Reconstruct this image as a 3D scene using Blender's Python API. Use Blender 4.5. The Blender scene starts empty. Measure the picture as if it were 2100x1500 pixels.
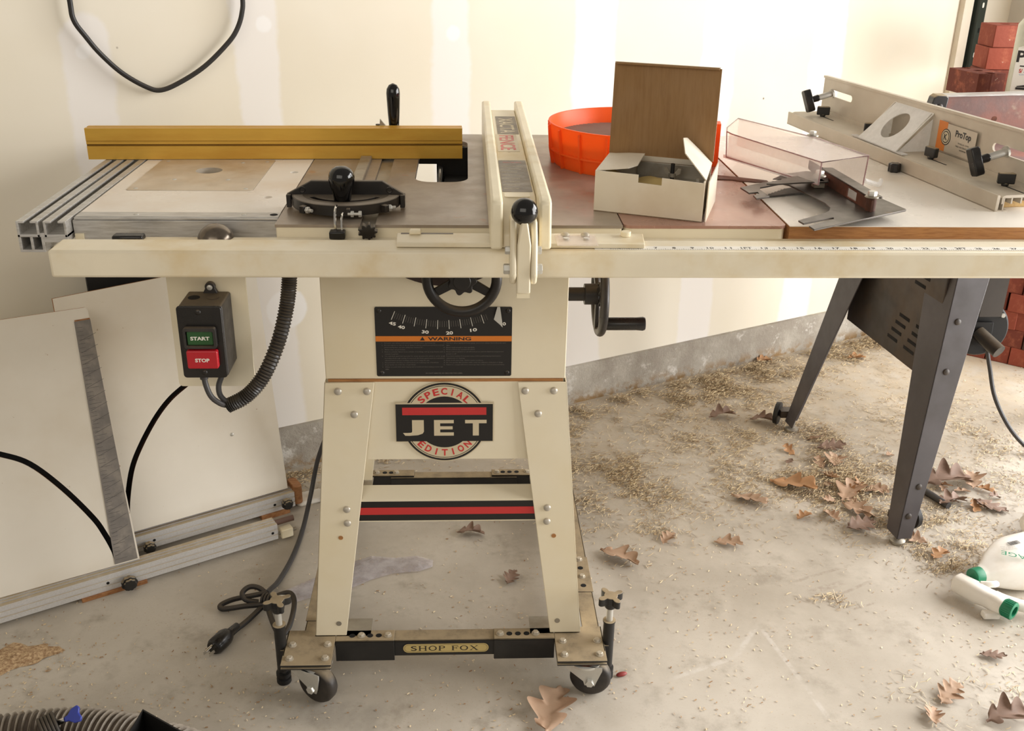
import bpy, bmesh, math, random
from mathutils import Vector, Matrix
from mathutils import noise as mnoise
from mathutils.geometry import tessellate_polygon
PI = math.pi
sc = bpy.context.scene
COL = sc.collection
T = .89                                   # height of the saw table

# ------------------------------------------------------------------ materials
def lin(c):
    r = []
    for v in c[:3]:
        v /= 255.
        r.append(v/12.92 if v <= .04045 else ((v+.055)/1.055)**2.4)
    return (*r, 1)

class G:
    """small helper that writes shader nodes as expressions"""
    def __init__(s, name):
        s.m = bpy.data.materials.new(name); s.m.use_nodes = True
        s.t = s.m.node_tree; s.b = s.t.nodes['Principled BSDF']
        s._o = None
    def n(s, k, **kw):
        nd = s.t.nodes.new(k)
        for a, v in kw.items(): setattr(nd, a, v)
        return nd
    def put(s, sock, v):
        if hasattr(v, 'is_output'): s.t.links.new(v, sock)
        else: sock.default_value = v
    def obj(s):
        if s._o is None: s._o = s.n('ShaderNodeTexCoord').outputs['Object']
        return s._o
    def xyz(s, v=None):
        nd = s.n('ShaderNodeSeparateXYZ'); s.put(nd.inputs[0], v or s.obj()); return nd.outputs
    def scaled(s, sx, sy, sz):
        nd = s.n('ShaderNodeMapping'); s.put(nd.inputs[0], s.obj()); nd.inputs['Scale'].default_value = (sx, sy, sz)
        return nd.outputs[0]
    def noise(s, scale, detail=4, rough=.55, vec=None, dist=0):
        nd = s.n('ShaderNodeTexNoise'); s.put(nd.inputs['Vector'], vec or s.obj())
        nd.inputs['Scale'].default_value = scale; nd.inputs['Detail'].default_value = detail
        nd.inputs['Roughness'].default_value = rough; nd.inputs['Distortion'].default_value = dist
        return nd.outputs['Fac']
    def voro(s, scale, feature='F1', vec=None):
        nd = s.n('ShaderNodeTexVoronoi', feature=feature); s.put(nd.inputs['Vector'], vec or s.obj())
        nd.inputs['Scale'].default_value = scale
        return nd.outputs['Distance']
    def math(s, op, a, b=0.):
        nd = s.n('ShaderNodeMath', operation=op); s.put(nd.inputs[0], a); s.put(nd.inputs[1], b); return nd.outputs[0]
    def add(s, a, b): return s.math('ADD', a, b)
    def mul(s, a, b): return s.math('MULTIPLY', a, b)
    def sub(s, a, b): return s.math('SUBTRACT', a, b)
    def map(s, x, lo, hi, a=0., b=1.):
        nd = s.n('ShaderNodeMapRange', interpolation_type='SMOOTHSTEP'); s.put(nd.inputs[0], x)
        for i, v in enumerate((lo, hi, a, b)): nd.inputs[1+i].default_value = v
        return nd.outputs[0]
    def mix(s, f, a, b):
        nd = s.n('ShaderNodeMix', data_type='RGBA'); s.put(nd.inputs[0], f)
        s.put(nd.inputs[6], a); s.put(nd.inputs[7], b); return nd.outputs[2]
    def out(s, color=None, rough=None, metal=None, bump=None, bstr=.3, bdist=.002, **kw):
        if color is not None: s.put(s.b.inputs['Base Color'], color)
        if rough is not None: s.put(s.b.inputs['Roughness'], rough)
        if metal is not None: s.put(s.b.inputs['Metallic'], metal)
        if bump is not None:
            nd = s.n('ShaderNodeBump'); nd.inputs['Strength'].default_value = bstr; nd.inputs['Distance'].default_value = bdist
            s.put(nd.inputs['Height'], bump); s.t.links.new(nd.outputs[0], s.b.inputs['Normal'])
        for k, v in kw.items(): s.put(s.b.inputs[k.replace('_', ' ')], v)
        return s.m

def worn(name, base, rough=.5, metal=0., c2=None, sc2=6., lo=.4, hi=.7, stain=None, ssc=14., slo=.62, shi=.72,
         dust=None, dlev=.8, bump=0., bsc=60., stretch=None, var=.12):
    """paint, metal or plastic with soft mottling, optional stains and dust settled on faces that look up"""
    g = G(name); vec = g.scaled(*stretch) if stretch else None
    b = lin(base)
    dk = tuple(v*(1-var) for v in b[:3])+(1,)
    col = g.mix(g.map(g.noise(sc2*1.7, 5, .6, vec), .35, .65), dk, b)
    if c2: col = g.mix(g.map(g.noise(sc2, 5, .6, vec), lo, hi), col, lin(c2))
    r = g.map(g.noise(sc2*3, 3), .3, .7, rough*.85, min(1, rough*1.15))
    if stain: col = g.mix(g.map(g.noise(ssc, 6, .65), slo, shi), col, lin(stain))
    if dust:
        nz = g.xyz(g.n('ShaderNodeNewGeometry').outputs['Normal'])[2]
        f = g.mul(g.map(nz, .3, .9), g.map(g.noise(25, 5, .7), .25, .6, dlev*.55, dlev))
        col = g.mix(f, col, lin(dust)); r = g.add(r, g.mul(f, .4))
    return g.out(col, r, metal, bump=g.noise(bsc, 4, .6, vec) if bump else None, bstr=bump)

M = {}
M['cream'] = worn('cream_paint', (232, 222, 197), .42, c2=(226, 213, 182), sc2=3.5, stain=(186, 152, 106), ssc=9, slo=.74, shi=.86, var=.04)
M['cream_stained'] = worn('stained_cream_paint', (232, 222, 198), .42, c2=(216, 196, 155), sc2=7, lo=.45, hi=.7, stain=(160, 120, 74), ssc=24, slo=.68, shi=.78, var=.05)
M['ivory'] = worn('ivory_plastic', (236, 225, 196), .35, c2=(216, 196, 152), sc2=9, lo=.5, hi=.75, var=.05)
M['iron'] = worn('table_iron', (164, 151, 136), .36, .2, c2=(138, 122, 106), sc2=7, stain=(162, 128, 102), ssc=24, slo=.6, shi=.75, bump=.08, bsc=220)
M['iron_red'] = worn('reddish_table_iron', (178, 138, 122), .3, .2, c2=(154, 114, 100), sc2=6, stain=(184, 150, 134), ssc=16, slo=.58, shi=.75, bump=.06, bsc=220)
M['iron_edge'] = worn('dark_iron_edge', (66, 58, 54), .5, .3)
M['laminate'] = worn('white_laminate', (238, 231, 220), .3, c2=(222, 206, 186), sc2=3.5, lo=.5, hi=.8, var=.03)
M['board'] = worn('white_board', (236, 229, 215), .5, c2=(226, 216, 198), sc2=3, stain=(160, 126, 86), ssc=42, slo=.68, shi=.75, var=.04)
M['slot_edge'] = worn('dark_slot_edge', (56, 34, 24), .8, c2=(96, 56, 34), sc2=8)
M['mdf'] = worn('brown_board_edge', (178, 126, 74), .7, c2=(150, 100, 56), sc2=10, stretch=(3, 12, 30))
M['oak'] = worn('oak_wood', (168, 118, 74), .6, c2=(138, 90, 52), sc2=12, stretch=(2, 14, 14))
M['pale_wood'] = worn('pale_wood', (206, 172, 112), .65, c2=(186, 148, 92), sc2=12, stretch=(12, 2, 12))
M['alu'] = worn('brushed_aluminium', (206, 204, 200), .38, .45, c2=(176, 172, 166), sc2=8, stretch=(3, 30, 30))
M['alu_dusty'] = worn('dusty_aluminium', (216, 214, 212), .42, .2, dust=(176, 158, 124), dlev=.85, sc2=10, stretch=(3, 30, 30))
M['alu_beige'] = worn('aged_aluminium', (204, 194, 178), .42, .25, c2=(190, 178, 160), sc2=6, dust=(200, 190, 172), dlev=.4)
M['plate'] = worn('insert_plate', (212, 200, 182), .34, .3, c2=(186, 168, 144), sc2=9, lo=.45, hi=.7)
M['steel'] = worn('zinc_steel', (206, 204, 196), .36, .4, c2=(188, 184, 176), sc2=14)
M['steel_dull'] = worn('dull_steel', (168, 162, 150), .42, .6, c2=(142, 132, 116), sc2=16)
M['bolt'] = worn('dusty_bolt', (196, 190, 178), .45, .5, dust=(196, 180, 152), dlev=.6, sc2=30)
M['knob_steel'] = worn('knob_steel', (128, 118, 106), .24, .8, c2=(92, 82, 72), sc2=30)
M['chrome'] = worn('chrome', (212, 210, 206), .12, 1., var=.03)
M['gold'] = worn('gold_anodised', (212, 166, 66), .38, .3, c2=(200, 150, 54), sc2=3, stretch=(2, 10, 10), var=.06)
M['gold_dark'] = worn('gold_groove', (128, 92, 30), .4, .6)
M['black'] = worn('black_plastic', (24, 22, 21), .3, c2=(34, 31, 29), sc2=20)
M['gloss'] = worn('glossy_black', (13, 12, 12), .12, var=.02)
M['black_cast'] = worn('black_casting', (30, 27, 25), .38, .1, c2=(48, 41, 35), sc2=14, dust=(128, 114, 94), dlev=.5)
M['black_dusty'] = worn('dusty_black', (31, 30, 29), .45, c2=(42, 40, 38), sc2=12, dust=(166, 148, 118), dlev=.92)
M['black_matt'] = worn('matt_black', (22, 20, 19), .6)
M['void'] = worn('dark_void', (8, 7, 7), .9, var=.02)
M['switch_body'] = worn('switch_case', (43, 40, 38), .45, c2=(54, 49, 45), sc2=16, dust=(118, 104, 84), dlev=.7)
M['green'] = worn('green_button', (44, 92, 48), .3)
M['red'] = worn('red_button', (186, 30, 42), .28, var=.06)
M['white_ink'] = worn('white_ink', (236, 232, 222), .5, var=.01)
M['tan_ink'] = worn('tan_ink', (206, 192, 162), .45, var=.03)
M['grey_ink'] = worn('grey_ink', (112, 106, 100), .5)
M['ruler_ink'] = worn('ruler_ink', (82, 78, 76), .5)
M['dark_ink'] = worn('dark_ink', (36, 32, 32), .45, var=.05)
M['label_black'] = worn('black_label', (25, 23, 23), .36)
M['label_red'] = worn('red_label', (198, 50, 50), .4, var=.06)
M['orange_label'] = worn('orange_label', (214, 122, 38), .4, var=.05)
M['label_grey'] = worn('grey_label', (122, 112, 100), .5, c2=(140, 128, 112), sc2=16)
M['label_gold'] = worn('gold_label', (206, 184, 122), .4, .2)
M['blue_ink'] = worn('blue_ink', (60, 130, 190), .5)
M['tape'] = worn('ruler_tape', (128, 122, 116), .55, c2=(148, 140, 130), sc2=30)
M['slate'] = worn('slate_paint', (84, 80, 82), .42, .1, c2=(74, 70, 70), sc2=9, stain=(120, 108, 98), ssc=60, slo=.7, shi=.8)
M['slate_dark'] = worn('dark_slate_paint', (64, 58, 53), .5, .1, c2=(78, 64, 50), sc2=7)
M['rust_panel'] = worn('rusted_panel', (122, 100, 96), .5, .25, c2=(146, 100, 88), sc2=9, stain=(158, 140, 124), ssc=28, slo=.55, shi=.75, bump=.15, bsc=120)
M['rust'] = worn('rusty_steel', (110, 62, 40), .6, .3, c2=(74, 46, 34), sc2=16)
M['dark_steel'] = worn('dark_steel', (92, 86, 80), .34, .65, c2=(72, 66, 60), sc2=10, stain=(126, 108, 84), ssc=30, slo=.66, shi=.76)
M['cardboard'] = worn('brown_cardboard', (150, 116, 76), .8, c2=(140, 106, 68), sc2=5, stretch=(40, 4, 4), var=.05)
M['white_card'] = worn('white_cardboard', (226, 216, 198), .6, c2=(214, 200, 176), sc2=6, stain=(150, 128, 100), ssc=18, slo=.7, shi=.8, var=.04)
M['paper'] = worn('tan_paper', (186, 162, 104), .7)
M['cord'] = worn('grey_cord', (62, 60, 60), .5)
M['cord_black'] = worn('black_cord', (32, 29, 27), .5, dust=(96, 84, 68), dlev=.5)
M['conduit'] = worn('black_conduit', (40, 36, 32), .45, dust=(96, 84, 66), dlev=.5)
M['hose'] = worn('hose_wall', (72, 58, 46), .45, c2=(58, 46, 36), sc2=14)
M['hose_rib'] = worn('hose_rib', (142, 132, 118), .45, c2=(112, 102, 90), sc2=30)
M['blue'] = worn('blue_plastic', (52, 66, 160), .35)
M['bottle'] = worn('white_plastic', (236, 232, 224), .35, c2=(222, 214, 200), sc2=12, var=.03)
M['jug'] = worn('grey_green_plastic', (206, 206, 190), .4, c2=(194, 194, 176), sc2=8, var=.04)
M['green_cap'] = worn('green_plastic', (34, 128, 92), .35)
M['purple'] = worn('purple_plastic', (84, 44, 110), .4)
M['leaf'] = worn('dry_leaf', (178, 148, 122), .7, c2=(150, 116, 90), sc2=14, var=.15)
M['leaf_dark'] = worn('dark_dry_leaf', (140, 114, 98), .7, c2=(108, 84, 68), sc2=14, var=.2)
M['leaf_orange'] = worn('orange_dry_leaf', (182, 138, 96), .6, c2=(154, 110, 72), sc2=12, var=.2)
M['red_bit'] = worn('dried_berry', (136, 42, 36), .5)
M['post'] = worn('dark_green_post', (30, 42, 36), .4)
M['brown_rod'] = worn('brown_rod', (104, 78, 66), .5)
M['gauze'] = worn('wire_mesh', (176, 150, 138), .5, .4)

def brick_mat():
    g = G('red_brick')
    rnd = g.n('ShaderNodeObjectInfo').outputs['Random']
    col = g.mix(rnd, lin((142, 66, 46)), lin((100, 48, 36)))
    col = g.mix(g.map(g.noise(30, 6, .65), .5, .75), col, lin((162, 94, 68)))
    col = g.mix(g.map(g.noise(70, 4), .68, .75), col, lin((196, 172, 150)))
    return g.out(col, .85, bump=g.noise(90, 5), bstr=.35)
M['brick'] = brick_mat()
M['brick_dark'] = worn('dark_brick', (64, 44, 36), .85, c2=(86, 54, 42), sc2=24, bump=.3, bsc=90)

def orange_mat():
    g = G('orange_plastic')
    m = g.out(lin((255, 118, 46)), .38)
    g.b.inputs['Subsurface Weight'].default_value = .08
    g.b.inputs['Subsurface Radius'].default_value = (.02, .008, .003)
    tr = g.n('ShaderNodeBsdfTranslucent'); tr.inputs[0].default_value = lin((255, 150, 70))
    mx = g.n('ShaderNodeMixShader'); mx.inputs[0].default_value = .45
    o = g.t.nodes['Material Output']
    g.t.links.new(g.b.outputs[0], mx.inputs[1]); g.t.links.new(tr.outputs[0], mx.inputs[2]); g.t.links.new(mx.outputs[0], o.inputs[0])
    return m
M['orange'] = orange_mat()

def clear_mat(name, tint, fac=.25, rough=.2, trans=0., vary=.4):
    """scuffed transparent plastic: part see-through, part glossy, part milky"""
    g = G(name); o = g.t.nodes['Material Output']
    tp = g.n('ShaderNodeBsdfTransparent'); tp.inputs[0].default_value = lin(tint)
    g.out(lin(tint), rough); 
    mx = g.n('ShaderNodeMixShader')
    fr = g.n('ShaderNodeLayerWeight'); fr.inputs[0].default_value = .35
    f = g.add(g.mul(fr.outputs['Fresnel'], .28), g.map(g.noise(30, 5, .7), .3, .75, fac*(1-vary), fac*(1+vary)))
    g.put(mx.inputs[0], f)
    sh = g.b.outputs[0]
    if trans:
        tl = g.n('ShaderNodeBsdfTranslucent'); tl.inputs[0].default_value = lin(tint); m2 = g.n('ShaderNodeMixShader'); m2.inputs[0].default_value = trans
        g.t.links.new(sh, m2.inputs[1]); g.t.links.new(tl.outputs[0], m2.inputs[2]); sh = m2.outputs[0]
    g.t.links.new(tp.outputs[0], mx.inputs[1]); g.t.links.new(sh, mx.inputs[2]); g.t.links.new(mx.outputs[0], o.inputs[0])
    return g.m
M['clear'] = clear_mat('clear_plastic', (252, 249, 247), .09, .12)
M['milky'] = clear_mat('milky_plastic', (254, 253, 251), .62, .25, .2, .12)
M['film'] = clear_mat('plastic_film', (236, 232, 236), .3, .3)

def straw_mat():
    g = G('straw'); r = g.n('ShaderNodeNewGeometry').outputs['Random Per Island']
    col = g.mix(r, lin((128, 100, 66)), lin((224, 204, 164)))
    return g.out(col, .8)
M['straw'] = straw_mat()
def chip_mat():
    g = G('wood_chips'); r = g.n('ShaderNodeNewGeometry').outputs['Random Per Island']
    return g.out(g.mix(r, lin((138, 100, 62)), lin((226, 208, 172))), .85)
M['chips'] = chip_mat()
def dust_mat():
    g = G('sawdust')
    col = g.mix(g.map(g.noise(160, 5, .7), .35, .65), lin((148, 116, 84)), lin((206, 178, 140)))
    return g.out(col, .95, bump=g.noise(220, 5), bstr=.6, bdist=.003)
M['sawdust'] = dust_mat()

# ------------------------------------------------------------------ mesh builder
def frame(o, x=(1, 0, 0), y=None, z=None):
    x = Vector(x).normalized()
    if z is not None:
        z = Vector(z).normalized(); y = z.cross(x).normalized(); x = y.cross(z)
    else:
        y = Vector(y or (0, 1, 0)).normalized(); z = x.cross(y).normalized(); y = z.cross(x)
    return Matrix(((x.x, y.x, z.x, o[0]), (x.y, y.y, z.y, o[1]), (x.z, y.z, z.z, o[2]), (0, 0, 0, 1)))
def along(p, d):
    d = Vector(d).normalized(); a = Vector((0, 0, 1)) if abs(d.z) < .9 else Vector((1, 0, 0))
    return frame(p, a.cross(d), z=d)

class MB:
    def __init__(s, m=None): s.v = []; s.f = []; s.mi = []; s.m = m or Matrix(); s.k = 0
    def at(s, m): s.m = m or Matrix(); return s
    def mat(s, k): s.k = k; return s
    def add(s, vs, fs, m=None):
        o = len(s.v); mm = s.m if m is None else s.m @ m
        s.v += [tuple(mm @ Vector(p)) for p in vs]
        s.f += [tuple(o+i for i in f) for f in fs]; s.mi += [s.k]*len(fs); return s
    def box(s, x0, x1, y0, y1, z0, z1, m=None):
        v = [(x, y, z) for z in (z0, z1) for y in (y0, y1) for x in (x0, x1)]
        return s.add(v, [(0, 2, 3, 1), (4, 5, 7, 6), (0, 1, 5, 4), (2, 6, 7, 3), (0, 4, 6, 2), (1, 3, 7, 5)], m)
    def prism(s, poly, z0, z1, holes=(), m=None):
        loops = [list(poly)]+[list(h) for h in holes]
        def area(l): return sum(l[i][0]*l[(i+1) % len(l)][1]-l[(i+1) % len(l)][0]*l[i][1] for i in range(len(l)))
        if area(loops[0]) < 0: loops[0].reverse()
        for h in loops[1:]:
            if area(h) > 0: h.reverse()
        flat = [p for l in loops for p in l]; n = len(flat)
        vs = [(p[0], p[1], z0) for p in flat]+[(p[0], p[1], z1) for p in flat]
        fs = []
        if len(loops) == 1: fs += [tuple(range(n))[::-1], tuple(range(n, 2*n))]
        else:
            for t in tessellate_polygon([[Vector((p[0], p[1], 0)) for p in l] for l in loops]):
                a, b, c = t
                if (flat[b][0]-flat[a][0])*(flat[c][1]-flat[a][1])-(flat[c][0]-flat[a][0])*(flat[b][1]-flat[a][1]) < 0: b, c = c, b
                fs += [(c, b, a), (n+a, n+b, n+c)]
        o = 0
        for l in loops:
            k = len(l)
            for i in range(k):
                j = (i+1) % k; fs.append((o+i, o+j, n+o+j, n+o+i))
            o += k
        return s.add(vs, fs, m)
    def lathe(s, prof, n=24, m=None, closed=False):
        """profile of (r, z) turned around the local z axis"""
        vs = []; fs = []
        for r, z in prof:
            for i in range(n):
                a = 2*PI*i/n; vs.append((r*math.cos(a), r*math.sin(a), z))
        k = len(prof)
        for j in range(k if closed else k-1):
            jj = (j+1) % k
            for i in range(n):
                ii = (i+1) % n; fs.append((j*n+i, j*n+ii, jj*n+ii, jj*n+i))
        if not closed:
            fs.append(tuple(range(n))[::-1]); fs.append(tuple((k-1)*n+i for i in range(n)))
        return s.add(vs, fs, m)
    def cyl(s, p0, p1, r0, r1=None, n=18):
        p0 = Vector(p0); p1 = Vector(p1); r1 = r0 if r1 is None else r1
        return s.lathe([(r0, 0), (r1, (p1-p0).length)], n, along(p0, p1-p0))
    def disc(s, r, z0, z1, n=28, m=None): return s.lathe([(r, z0), (r, z1)], n, m)
    def ball(s, p, r, n=20, sz=1.):
        k = n//2
        return s.lathe([(max(1e-5, r*math.sin(PI*j/k)), -r*sz*math.cos(PI*j/k)) for j in range(k+1)], n, Matrix.Translation(p))
    def ring(s, R, r, n=36, k=10, m=None, sy=1.):
        return s.lathe([(R+r*math.cos(2*PI*j/k), sy*r*math.sin(2*PI*j/k)) for j in range(k)], n, m, closed=True)
    def tube(s, pts, r, n=10, rf=None, smooth=0, mf=None):
        pts = [Vector(p) for p in pts]
        if smooth: pts = spline(pts, smooth)
        L = len(pts); t = [(pts[min(i+1, L-1)]-pts[max(i-1, 0)]).normalized() for i in range(L)]
        a = Vector((0, 0, 1)) if abs(t[0].z) < .9 else Vector((1, 0, 0)); u = t[0].cross(a).normalized()
        vs = []; fs = []
        for i in range(L):
            u = (u-t[i]*u.dot(t[i])).normalized(); w = t[i].cross(u)
            rr = rf(i/(L-1)) if rf else r
            for j in range(n):
                an = 2*PI*j/n; vs.append(tuple(pts[i]+u*(rr*math.cos(an))+w*(rr*math.sin(an))))
        for i in range(L-1):
            for j in range(n):
                jj = (j+1) % n; fs.append((i*n+j, i*n+jj, (i+1)*n+jj, (i+1)*n+j))
        fs.append(tuple(range(n))[::-1]); fs.append(tuple((L-1)*n+j for j in range(n)))
        s.add(vs, fs)
        if mf: s.mi[-len(fs):] = [mf(i/(L-1)) for i in range(L-1) for j in range(n)]+[0, 0]
        return s
    def build(s, name, mat, parent=None, bevel=0., sharp=35, seg=2):
        me = bpy.data.meshes.new(name)
        W = world(parent).inverted()
        me.from_pydata([tuple(W @ Vector(p)) for p in s.v], [], s.f)
        for m in (mat if isinstance(mat, (list, tuple)) else [mat]): me.materials.append(M[m] if isinstance(m, str) else m)
        for p, k in zip(me.polygons, s.mi): p.material_index = k; p.use_smooth = True
        bm = bmesh.new(); bm.from_mesh(me); bmesh.ops.recalc_face_normals(bm, faces=bm.faces); bm.to_mesh(me); bm.free()
        me.set_sharp_from_angle(angle=math.radians(sharp))
        o = bpy.data.objects.new(name, me); COL.objects.link(o); o.parent = parent
        if bevel:
            b = o.modifiers.new('bevel', 'BEVEL'); b.width = bevel; b.segments = seg; b.limit_method = 'ANGLE'; b.angle_limit = math.radians(40)
        return o

def world(o):
    m = Matrix()
    while o is not None: m = o.matrix_basis @ m; o = o.parent
    return m
def spline(p, k):
    out = []
    for i in range(len(p)-1):
        a, b, c, d = p[max(i-1, 0)], p[i], p[i+1], p[min(i+2, len(p)-1)]
        for j in range(k):
            t = j/k
            out.append(.5*((2*b)+(c-a)*t+(2*a-5*b+4*c-d)*t*t+(3*b-a-3*c+d)*t**3))
    return out+[p[-1]]
def rrect(x0, x1, y0, y1, r, n=5):
    o = []
    for cx, cy, a in ((x1-r, y1-r, 0), (x0+r, y1-r, 90), (x0+r, y0+r, 180), (x1-r, y0+r, 270)):
        for i in range(n+1):
            t = math.radians(a+90*i/n); o.append((cx+r*math.cos(t), cy+r*math.sin(t)))
    return o
def circ(cx, cy, r, n=24, ry=None): return [(cx+r*math.cos(2*PI*i/n), cy+(ry or r)*math.sin(2*PI*i/n)) for i in range(n)]

# ------------------------------------------------------------------ lettering
_txt = {}
def glyphs(s, bold=0., res=3):
    k = (s, bold, res)
    if k not in _txt:
        cu = bpy.data.curves.new('t', 'FONT'); cu.body = s; cu.resolution_u = res; cu.offset = bold; cu.fill_mode = 'FRONT'
        o = bpy.data.objects.new('t', cu); COL.objects.link(o)
        bpy.context.view_layer.update()
        me = bpy.data.meshes.new_from_object(o.evaluated_get(bpy.context.evaluated_depsgraph_get()))
        _txt[k] = ([tuple(v.co) for v in me.vertices], [tuple(p.vertices) for p in me.polygons])
        bpy.data.objects.remove(o); bpy.data.curves.remove(cu); bpy.data.meshes.remove(me)
    return _txt[k]
def text(mb, s, m, w=None, h=None, cx=0., cy=0., bold=0., res=3, left=False, slant=0.):
    """flat lettering fitted to a width and / or height around (cx, cy) in the plane of frame m"""
    v, f = glyphs(s, bold, res)
    if not v: return
    x0 = min(p[0] for p in v); x1 = max(p[0] for p in v); y0 = min(p[1] for p in v); y1 = max(p[1] for p in v)
    sx = w/(x1-x0) if w else None; sy = h/(y1-y0) if h else None
    if sx is None: sx = sy
    if sy is None: sy = sx
    ox = x0 if left else (x0+x1)/2
    pts = [((p[0]-ox)*sx+cx+slant*(p[1]-y0)*sy, (p[1]-(y0+y1)/2)*sy+cy, 0) for p in v]
    mb.add(pts, f, m)

# ------------------------------------------------------------------ scene objects
def thing(name, label, cat, loc, rz=0., group=None):
    o = bpy.data.objects.new(name, None); COL.objects.link(o); o.location = loc; o.rotation_euler = (0, 0, rz)
    o.empty_display_size = .05
    return tag(o, label, cat, group)
def tag(o, label=None, cat=None, group=None, kind=None):
    for k, v in (('label', label), ('category', cat), ('group', group), ('kind', kind)):
        if v: o[k] = v
    return o
def struct(o): o['kind'] = 'structure'; return o
def put(src, parent, p, d=None, spin=0., name=None):
    """a copy of a small part (bolt, knob) at point p looking along d, sharing its mesh"""
    o = src.copy(); COL.objects.link(o); o.parent = parent
    if name: o.name = name
    o.matrix_basis = world(parent).inverted() @ (along(p, d or (0, 0, 1)) @ Matrix.Rotation(spin, 4, 'Z'))
    return o
def proto(mb, name, mat, bevel=0.):
    o = mb.build(name, mat, None, bevel); COL.objects.unlink(o); return o
HEX = proto(MB().lathe([(.0075, 0), (.0075, .001)], 18).lathe([(.0058, .001), (.0058, .0042), (.0048, .005)], 6), 'bolt', 'bolt')
HEX_ZINC = proto(MB().lathe([(.0064, 0), (.0064, .005), (.0056, .006)], 6), 'bolt', 'steel')
DOME = proto(MB().lathe([(.0066, 0), (.0066, .001), (.0052, .0028), (.0028, .004)], 18), 'bolt', 'bolt')
SCREW = proto(MB().lathe([(.0042, 0), (.004, .001), (.0026, .0018)], 14), 'screw', 'steel')
# ================================================================== the setting
WA = math.atan(.497)                                  # the wall stands turned to the saw
WM = Matrix.Translation((0, .95, 0)) @ Matrix.Rotation(WA, 4, 'Z')   # wall frame: x along the wall, -y into the room
WC = 2.28
def wp(s, out=0., z=0.): return WM @ Vector((s, -out, z))

def floor_mat():
    g = G('concrete_floor'); p = g.xyz()
    col = g.mix(g.map(g.noise(2.2, 6, .6), .35, .65), lin((168, 159, 145)), lin((194, 186, 173)))
    col = g.mix(g.map(g.noise(9, 6, .65), .5, .75), col, lin((156, 147, 133)))
    # dust settles towards the wall and the corner
    far = g.map(g.add(g.add(p[1], g.mul(p[0], -.2)), g.mul(g.sub(g.noise(3, 4), .5), .8)), .25, 1.15)
    right = g.map(p[0], .2, .8)
    fr = g.mul(far, g.add(.45, g.mul(right, .55)))
    dust = g.mul(fr, g.map(g.noise(14, 6, .7), .35, .6, .2, 1.))
    col = g.mix(g.mul(dust, .36), col, lin((186, 162, 124)))
    fine = g.map(g.noise(240, 3, .6), .6, .72)
    col = g.mix(g.mul(fine, g.add(g.map(g.noise(7, 4, .6), .4, .65, .15, .6), g.mul(fr, .4))), col, lin((150, 116, 74)))
    pale = g.map(g.noise(310, 2, .5), .69, .76)
    col = g.mix(g.mul(pale, .5), col, lin((226, 214, 190)))
    # faint scuffs and two pale chalk strokes on the concrete
    def stroke(ax, ay, bx, by, w, n):
        dx, dy = bx-ax, by-ay; L = math.hypot(dx, dy); dx /= L; dy /= L
        u = g.add(g.mul(g.sub(p[0], ax), dx), g.mul(g.sub(p[1], ay), dy))
        v = g.math('ABSOLUTE', g.add(g.mul(g.sub(p[0], ax), -dy), g.mul(g.sub(p[1], ay), dx)))
        inn = g.mul(g.map(u, -.01, .03), g.map(u, L+.01, L-.03))
        return g.mul(g.mul(inn, g.map(v, w, w*.3)), g.map(g.noise(n, 4, .7), .35, .6))
    for a in ((.98, .34, 1.14, .405, .006), (1.0, .30, 1.10, .34, .012), (1.03, .27, 1.16, .345, .006), (1.06, .235, 1.15, .27, .004)):
        col = g.mix(g.mul(stroke(*a, 60), .4), col, lin((128, 112, 96)))
    for a in ((.66, .04, .80, .1, .008), (.80, .1, .87, .2, .008), (.87, .2, .91, .02, .007), (.91, .02, .93, -.08, .007)):
        col = g.mix(g.mul(stroke(*a, 40), .35), col, lin((214, 210, 204)))
    dark_stroke = g.mul(stroke(-.12, .0, .14, -.06, .06, 6), .5)  # one broad, patchy darker stroke near the left caster
    col = g.mix(dark_stroke, col, lin((134, 128, 118)))
    return g.out(col, g.map(g.noise(5, 4), .3, .7, .55, .8), bump=g.noise(60, 6, .7), bstr=.12)

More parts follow.
